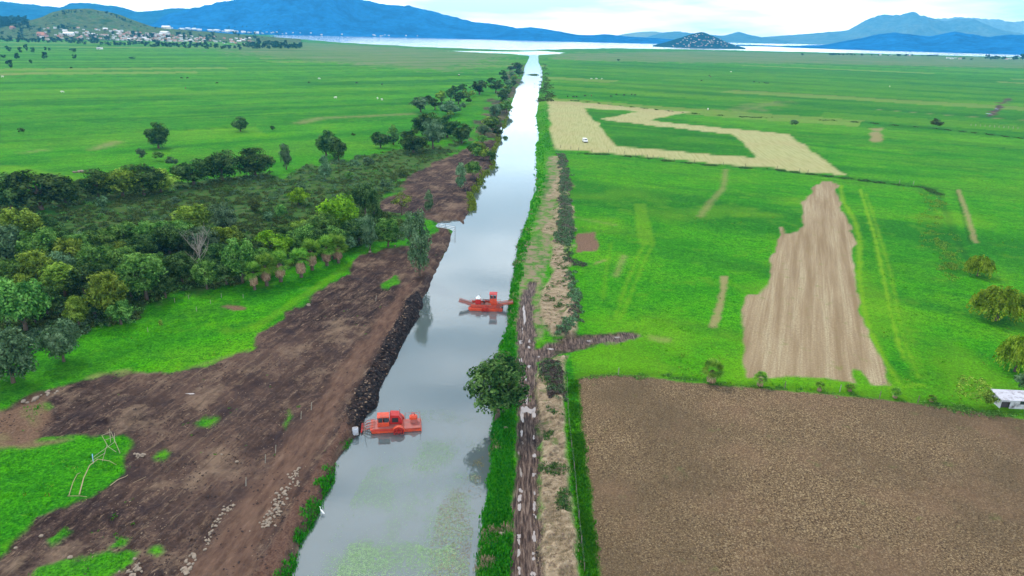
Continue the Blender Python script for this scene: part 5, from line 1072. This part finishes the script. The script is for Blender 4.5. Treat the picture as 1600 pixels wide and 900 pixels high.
    a.build('cutter_arm', PINK, root); MB().bar((-5.5, -1.3, .25), (-5.5, 1.4, .25), .12, 8).build('cutter_bar', RED, root)
    tag(root, 'red cutter barge with open cab and round paddle wheel moored at the bare left bank', 'work boat')
harvester_cutter()
def drum():
    x, y = G(555, 671); z = ground_height(x, y); root = empty('metal_tank', (x, y, z), .2); m = MB(); m.box((0, 0, .55), (.95, .8, 1.15), .12); m.build('body', simple('galvanised', (.42, .42, .46), .6, .3, .3, 3, dirt=(.2, .17, .15)), root); m = MB(); m.path([(math.cos(a)*.22, math.sin(a)*.22, 1.17) for a in np.linspace(0, 6.28, 13)], .04, 5); m.build('rim', STEEL, root)
    tag(root, 'small pale grey metal tank on the mud at the cutter barge bow', 'tank')
    for i, (dx, h, t) in enumerate([(1.4, 2.0, .12), (-.9, 1.1, -.1)]):
        m = MB(); m.path([(0, 0, -.3), (t*h*.4, 0, h*.5), (t*h*1.2, 0, h)], [.06, .05, .04]); o = m.build('mooring_stake', PALE_BARK); o.location = (x+dx, y+.3, z); tag(o, ['long leaning wooden stake between the tank and the barge', 'short wooden stake left of the tank'][i], 'stake', 'stakes by the barge')
drum()
# ---- hut
def hut():
    x, y = G(1561, 638); z = ground_height(x, y); root = empty('hut', (x, y, z), math.radians(-3)); W_, D_, H_ = 5.6, 2.6, 1.8
    wall = simple('whitewashed_wall', (.45, .45, .47), .85, .1, .25, 1.2, dirt=(.10, .09, .09)); roof = simple('sheet_roof', (.46, .45, .50), .55, .3, .3, 2.0, dirt=(.20, .17, .17))
    m = MB(); m.prism([(0, -.2), (.15, -.2), (.15, H_), (0, H_)], 0, D_); m.prism([(W_-.15, -.2), (W_, -.2), (W_, H_), (W_-.15, H_)], 0, D_); m.box((W_/2, D_-.07, H_/2-.1), (W_-.3, .15, H_+.2)); m.box((W_/2+.75, .075, H_/2-.1), (W_-1.8, .15, H_+.2)); m.box((.9, .075, H_-.25), (1.5, .15, .5)); m.build('wall', wall, root)
    r = MB(); n = 26; V = []; F = []
    for i in range(n*2+1):
        xx = -.35+(W_+.7)*i/(n*2); zz = .035*(i % 2)
        V += [(xx, -.45, H_+.05+zz), (xx, D_+.3, H_+.42+zz), (xx, -.45, H_-.0+zz), (xx, D_+.3, H_+.37+zz)]
    for i in range(n*2): a = i*4; b = a+4; F += [(a, b, b+1, a+1), (a+2, a+3, b+3, b+2), (a, a+2, b+2, b), (a+1, b+1, b+3, a+3)]
    r.add(V, F); r.build('roof', roof, root); d = MB(); d.box((.9, .30, .9), (1.4, .05, 1.9)); d.build('door', simple('dark_door', (.05, .045, .045), .8, .2), root)
    w = MB(); w.box((3.9, -.02, 1.35), (1.3, .04, .8)); w.build('window', GLASS, root)
    tag(root, 'low white hut with grey sheet metal roof at the right border', 'hut')
hut()
# ---- van on the stubble
def van():
    x, y = G(914, 222); root = empty('van', (x, y, 0), math.radians(8)); b = MB()
    # long axis along y, nose towards the camera
    prof = [(-2.35, .35), (-2.3, .95), (-1.75, 1.15), (-1.15, 1.75), (2.2, 1.85), (2.35, 1.5), (2.35, .35)]; n = len(prof); V = [(-.9, a, c) for a, c in prof]+[(.9, a, c) for a, c in prof]
    b.add(V, [tuple(range(n)), tuple(range(2*n-1, n-1, -1))]+[(i, n+i, n+(i+1) % n, (i+1) % n) for i in range(n)]); b.build('body', WHITE, root)
    w = MB(); w.add([(-.78, -1.73, 1.19), (.78, -1.73, 1.19), (.7, -1.18, 1.74), (-.7, -1.18, 1.74)], [(0, 1, 2, 3)]); w.build('windshield', GLASS, root)
    w = MB()
    for s in (-.912, .912): w.box((s, .2, 1.42), (.02, 2.6, .42))
    w.build('side_window', GLASS, root)
    for s in (-.85, .85):
        for yy2 in (-1.5, 1.45): MB().bar((s-.1, yy2, .34), (s+.1, yy2, .34), .34, 14).build('wheel', BLACK, root)
    MB().box((0, -2.38, .45), (1.75, .12, .25), .04).build('bumper', BLACK, root)
    tag(root, 'small white van parked on the pale stubble field', 'van'); root.scale = (1.15, 1.15, 1.15)
van()
# ---- people, birds, cattle
def skin_body(name, pts, edges, rad, mat, parent=None):
    me = bpy.data.meshes.new(name); me.from_pydata(pts, edges, []); o = link(name, me); o.modifiers.new('s', 'SKIN'); me.skin_vertices[0].data[0].use_root = True
    for v, r in zip(me.skin_vertices[0].data, rad): v.radius = r if isinstance(r, tuple) else (r, r)
    sb = o.modifiers.new('u', 'SUBSURF'); sb.levels = 1; sb.render_levels = 1; bpy.context.view_layer.update(); dg = bpy.context.evaluated_depsgraph_get(); m2 = bpy.data.meshes.new_from_object(o.evaluated_get(dg)); bpy.data.objects.remove(o); m2.name = name; m2.materials.clear(); m2.materials.append(mat); return m2
def make_cow(col, nm):
    P_ = [(-.75, 0, 1.15), (-.2, 0, 1.08), (.35, 0, 1.12), (.75, 0, 1.2), (1.15, 0, 1.2), (1.45, 0, .98), (-.7, .22, .85), (-.62, .24, .5), (-.68, .24, .03), (-.7, -.22, .85), (-.78, -.24, .5), (-.8, -.24, .03), (.6, .2, .8), (.62, .2, .45), (.6, .2, .03), (.6, -.2, .8), (.7, -.2, .45), (.68, -.2, .03), (-1.0, 0, 1.05), (-1.08, 0, .55)]
    E_ = [(0, 1), (1, 2), (2, 3), (3, 4), (4, 5), (0, 6), (6, 7), (7, 8), (0, 9), (9, 10), (10, 11), (3, 12), (12, 13), (13, 14), (3, 15), (15, 16), (16, 17), (0, 18), (18, 19)]
    return skin_body(nm, P_, E_, [.33, .38, .36, .3, .17, .1, .15, .09, .06, .15, .09, .06, .12, .08, .06, .12, .08, .06, .06, .03], col)
COWS = [make_cow(simple('black_hide', (.03, .025, .022), .8, .2), 'cow'), make_cow(simple('white_hide', (.7, .68, .62), .8, .2), 'cow'), make_cow(simple('brown_hide', (.16, .08, .04), .8, .2), 'cow')]
CL = ['dark cow grazing', 'white cow grazing', 'brown cow grazing']
for i, (px, py, k) in enumerate([(887,152,0),(896,152.5,0),(901,152.5,0),(914,151,0),(924,150.5,2),(955,152,0),(963,149,0),(975,150,0),(987,149,0),(992,150,0),(924,124,1),(932,124,1),(940,124,1),(1096,127,0),(1108,119,0),(1110,121,2),(1142,113,1),(1178,129,0),(1186,130,0),(1194,130,0),(1197,131,0),(1200,131,0),
        (524,154,1),(590,155,1),(597,157,1),(717,118,1),(557,131,0),(597,133,0),(717,119,0),(483,130,0),(284,123,0),(293,123,0),(339,131,0),(290,139,2),(98,145,1),(4,121,1),(499,124,1),(1390,136,1),(1106,172,1),(835,132,0)][:40]):
    x, y = G(px, py); o = link('cow', COWS[k], None, (x, y, -.02)); o.rotation_euler.z = R_.uniform(0, 6.28); o.scale = (1.25, 1.25, 1.25)
    where = 'just beyond the stubble field' if (880 < px < 1000 and py > 140) else 'in the far right meadow' if px > 836 else 'in the far left meadow'
    tag(o, CL[k]+' '+where, 'cow', 'cattle '+where+(' dark' if k == 0 else ' white' if k == 1 else ' brown'))
def egret():
    x, y = G(503, 803, WATER_Z); m = skin_body('egret', [(-.28, 0, .42), (-.05, 0, .5), (.12, 0, .58), (.2, 0, .78), (.16, 0, .92), (.24, 0, .98), (.40, 0, .96), (-.02, .04, .3), (0, .04, .0), (-.02, -.04, .3), (.04, -.04, .0), (-.5, 0, .36)], [(0, 1), (1, 2), (2, 3), (3, 4), (4, 5), (5, 6), (1, 7), (7, 8), (1, 9), (9, 10), (0, 11)], [.09, .13, .09, .035, .03, .045, .012, .02, .012, .02, .012, .03], simple('white_feathers', (.85, .85, .84), .8, .2, .05))
    o = link('egret', m, None, (x, y, WATER_Z-.12)); o.scale = (1.15, 1.15, 1.15); o.rotation_euler.z = 2.5; tag(o, 'white egret standing in shallow water at the grassy left bank', 'bird')
egret()
# ---- fence posts
POST = simple('weathered_post', (.16, .13, .10), .9, .1, .4, 5); POST_W = simple('pale_post', (.30, .28, .22), .9, .1, .3, 5)
def post(px, py, h, lean, mat, label, group, r=.07):
    x, y = G(px, py); z = ground_height(x, y); m = MB(); m.path([(0, 0, -.3), (lean*h*.5, 0, h*.5), (lean*h, 0, h)], [r*1.1, r, r*.85], 7); o = m.build('fence_post', mat); o.location = (x, y, z); tag(o, label, 'post', group); return o
for i, (px, py) in enumerate([(864,229),(876,231),(892,233),(904,235),(925,237),(951,238),(975,241),(993,244),(1003,245),(1011,246),(1020,247),(1028,248),(1038,250),(1054,252),(1085,254),(1130,258),(1165,260),(1214,264),(1249,268),(1262,270)]):
    post(px, py, 1.7 if i else 1.4, R_.uniform(-.08, .08), POST, 'dark fence post in the row along the near edge of the stubble field', 'fence posts along the stubble field', .11)
for i, px in enumerate(np.linspace(1517, 1590, 11)): post(px, 196.5+.07*(px-1517), 1.5, R_.uniform(-.05, .05), POST_W, 'pale fence post in the short row of the upper right meadow', 'fence posts of the upper right meadow', .16)
for i, (px, py) in enumerate([(1405,286),(1427,288)]): post(px, py, 1.6, .03, POST_W, ['pale post at the ditch, left of two', 'pale post at the ditch, right of two'][i], 'posts at the ditch', .10)
for i, (px, py, m_, lb) in enumerate([(1312,612,POST_W,'pale post between two small spiky palms'),(1374,622,POST,'dark post left of the tan field corner'),(1434,629,POST,'dark post right of the tan field corner'),(966,585,POST_W,'thin pale post on the grass above the ploughed field'),(1226,606,POST,'dark post under the tan field edge')]): post(px, py, 1.5, .02, m_, lb, 'posts along the ploughed field edge', .075)
for i, (px, py) in enumerate([(886,600),(887,640),(889,665),(893,700),(897,735),(900,770),(904,810),(908,850),(913,893)]): post(px, py, 1.35, R_.uniform(-.05, .05), POST, ['post at the top of the green strip','second post down the green strip','third post down the green strip','fourth post down the green strip','middle post of the green strip fence','post below the middle of the green strip','seventh post down the green strip','eighth post down the green strip','post nearest the viewer on the green strip'][i], 'posts of the green strip fence', .055)
for i, (px, py, lb) in enumerate([(273,472,'small pale stake left on the grass by the wood'),(295,467,'small pale stake second on the grass by the wood'),(307,485,'thickest pale stake standing clear on the grass'),(329,474,'small pale stake near the dead tree'),(346,464,'small pale stake close to the palms'),(231,518,'thin stake lowest on the grass by the wood'),(380,465,'pale stake just left of the first palm')]): post(px, py, 1.1, .04, POST_W, lb, 'stakes on the grass by the wood', .05)
for i, (px, py, lb) in enumerate([(486,640,'white dead sapling stem on the earth bank'),(430,705,'white upright stick above the stone heap'),(414,722,'leaning pale stick beside the upright one'),(384,760,'pale stick over the earth ridge'),(587,470,'pale stick at the top of the earth track'),(470,655,'thin pale stem beside the white sapling stem')]): post(px, py, 1.5, .15, POST_W, lb, 'dead stems on the earth', .05)
# wire fence of the green strip is part of no post: thin wires
def wires(name, pts, h, label):
    m = MB(); P_ = [(*G(a, b), 0) for a, b in pts]
    for hh in h: m.path([(p[0], p[1], ground_height(p[0], p[1])+hh) for p in P_], .004, 4)
    tag(m.build(name, STEEL), label, 'wire')
wires('fence_wire', [(886,600),(887,640),(889,665),(893,700),(897,735),(900,770),(904,810),(908,850),(913,893)], (.5, 1.2), 'thin fence wires strung along the posts of the green strip')
# ---- gate across the side inlet
def gate():
    a = G(686, 356); b = G(711, 361); root = empty('inlet_gate', (a[0], a[1], 0)); dx, dy = b[0]-a[0], b[1]-a[1]; m = MB()
    for t in (0, .4, 1): m.bar((dx*t, dy*t, -1.5), (dx*t, dy*t, 1.5), .09)
    m.build('post', simple('grey_post', (.2, .19, .2), .8), root); m = MB()
    for h in (.3, .8, 1.3): m.bar((0, 0, h), (dx, dy, h), .05)
    m.build('rail', WHITE, root); tag(root, 'pale railing gate across the small side inlet', 'gate')
gate()
# ---- broken timber frame and curved branches on the grass tongue
def frame():
    x, y = G(172, 712); root = empty('timber_frame', (x, y, ground_height(x, y)+.05)); W_ = simple('grey_timber', (.30, .25, .18), .9, .1, .3, 5)
    def p(px, py, z): g = G(px, py); return (g[0]-x, g[1]-y, z)
    m = MB()
    for a, b in [((161,689,.9),(170,703,.5)),((161,689,.9),(176,686,1.2)),((176,686,1.2),(188,710,.1)),((164,695,.7),(178,692,.9)),((170,703,.5),(180,697,.6)),((168,700,.4),(160,722,.05)),((170,703,.5),(145,718,.2)),((145,718,.2),(146,726,.05)),((165,710,.2),(142,723,.1)),((170,703,.5),(182,708,.1)),((180,697,.6),(181,687,1.1)),((174,683,1.4),(174,696,.4))]: m.bar(p(*a), p(*b), .035, 5)
    m.build('frame', W_, root); m = MB(); m.bar(p(145,713,.3), p(146,724,.05), .06, 5); m.build('plank', simple('blue_plank', (.15, .35, .5), .7), root); tag(root, 'broken grey timber frame lying on the grass tongue at the left', 'timber frame')
    for i, (pts, r, lb) in enumerate([([(124,774,.02),(132,752,.5),(142,736,.9),(155,727,1.0),(172,725,.5),(182,727,.05)], .13, 'long curved pale branch below the timber frame'), ([(108,775,.02),(115,758,.4),(122,746,.5),(126,740,.1)], .08, 'short curved branch left of the long one'), ([(172,760,.02),(185,752,.2),(196,746,.15),(200,742,.02)], .10, 'pale root on the earth right of the curved branches'), ([(106,776,.03),(125,776,.05),(136,777,.02)], .06, 'thin branch lying flat at the foot of the curved ones'), ([(208,754,.02),(218,749,.15),(228,744,.03)], .04, 'thin stick on the earth right of the pale root')]):
        P_ = [(*G(a, b), c) for a, b, c in pts]; m = MB(); m.path([(a, b, c+ground_height(a, b)) for a, b, c in P_], [r*.62*(1-.12*k) for k in range(len(P_))], 6); tag(m.build('fallen_branch', simple('dry_branch', (.34, .26, .16), .9, .1, .3, 4)), lb, 'branch', 'fallen branches')
    for i, (px, py, s) in enumerate([(120,752,1.0),(128,760,.8)]): pass
frame()
# ---- stones
def rock_mesh(seed):
    rng = random.Random(seed); import bmesh; bm = bmesh.new(); bmesh.ops.create_icosphere(bm, subdivisions=2, radius=1)
    ax = [Vector((rng.gauss(0, 1), rng.gauss(0, 1), rng.gauss(0, 1))).normalized() for _ in range(9)]; dd = [rng.uniform(.55, .85) for _ in ax]
    for v in bm.verts:
        for a, d in zip(ax, dd):
            e = v.co.dot(a)-d
            if e > 0: v.co -= a*e
        v.co.z *= .7
    me = bpy.data.meshes.new('stone'); bm.to_mesh(me); bm.free(); me.materials.append(STONE); return me
ROCKS = [rock_mesh(i) for i in range(5)]
def stones(pts, n, s0, s1, jit, label, group, seed, name='stone'):
    rng = random.Random(seed); P_ = [Vector(G(a, b)) for a, b in pts]
    for i in range(n):
        k = rng.random()*(len(P_)-1); j = int(k); p = P_[j].lerp(P_[j+1], k-j)+Vector((rng.gauss(0, jit), rng.gauss(0, jit))); s = rng.uniform(s0, s1)
        o = link(name, ROCKS[i % 5], None, (p.x, p.y, ground_height(p.x, p.y)+s*.25)); o.scale = (s*rng.uniform(.8, 1.4), s*rng.uniform(.7, 1.1), s*rng.uniform(.7, 1.1)); o.rotation_euler = (rng.uniform(-.3, .3), rng.uniform(-.3, .3), rng.uniform(0, 6.28)); tag(o, label, 'stone', group)
stones([(466,732),(455,760),(440,775),(432,795),(420,812),(412,826)], 110, .10, .28, .5, 'pale stone in the long heap beside the combed bank slope', 'stones of the long heap', 71)
stones([(364,785),(352,800),(338,820),(330,835),(318,855)], 46, .10, .24, .28, 'pale stone in the thin line along the earth ridge', 'stones along the earth ridge', 72)
stones([(300,870),(295,885),(290,898)], 22, .15, .38, .35, 'pale stone in the pile at the lower end of the earth ridge', 'stones at the lower ridge end', 73)
stones([(185,895),(205,890),(220,896)], 16, .15, .3, .5, 'pale clod at the edge of the lowest green patch', 'clods by the lowest green patch', 74)
stones([(36,628),(60,622),(85,612)], 14, .2, .55, .5, 'pale rubble at the left corner of the earth below the trees', 'rubble at the left earth corner', 75)
stones([(208,706),(222,712),(204,716)], 9, .2, .45, .3, 'pale rubble beside the timber frame', 'rubble beside the timber frame', 76)
stones([(115,268),(124,269),(130,270)], 8, .5, 1.1, .9, 'white rubble heap stone in the hedgerow gap', 'rubble in the hedgerow gap', 77)
stones([(1376,601),(1380,600)], 3, .1, .2, .3, 'pale stone at the tan field corner', 'stones at the tan field corner', 78)
for px, py, s, lb in [(578,395,.55,'white boulder at the top of the bare earth by the wood'),(617,385,.4,'small white boulder nearer the bank eucalyptus'),(482,477,.6,'pale stump on the grass edge'),(65,839,.3,'white stone at the left on the dark earth'),(110,872,.35,'white stone beside the lowest green patch'),(25,857,.25,'small white stone at the left border'),(370,720,.3,'pinkish stone on the dark earth'),(346,710,.22,'little pale stone on the dark earth centre'),(790,672,.4,'pale litter on the grass below the bank tree'),(784,838,.5,'dry clump on the right bank grass')]:
    x, y = G(px, py); o = link('stone', ROCKS[int(px) % 5], None, (x, y, ground_height(x, y)+s*.3)); o.scale = (s, s*.8, s); tag(o, lb, 'stone')
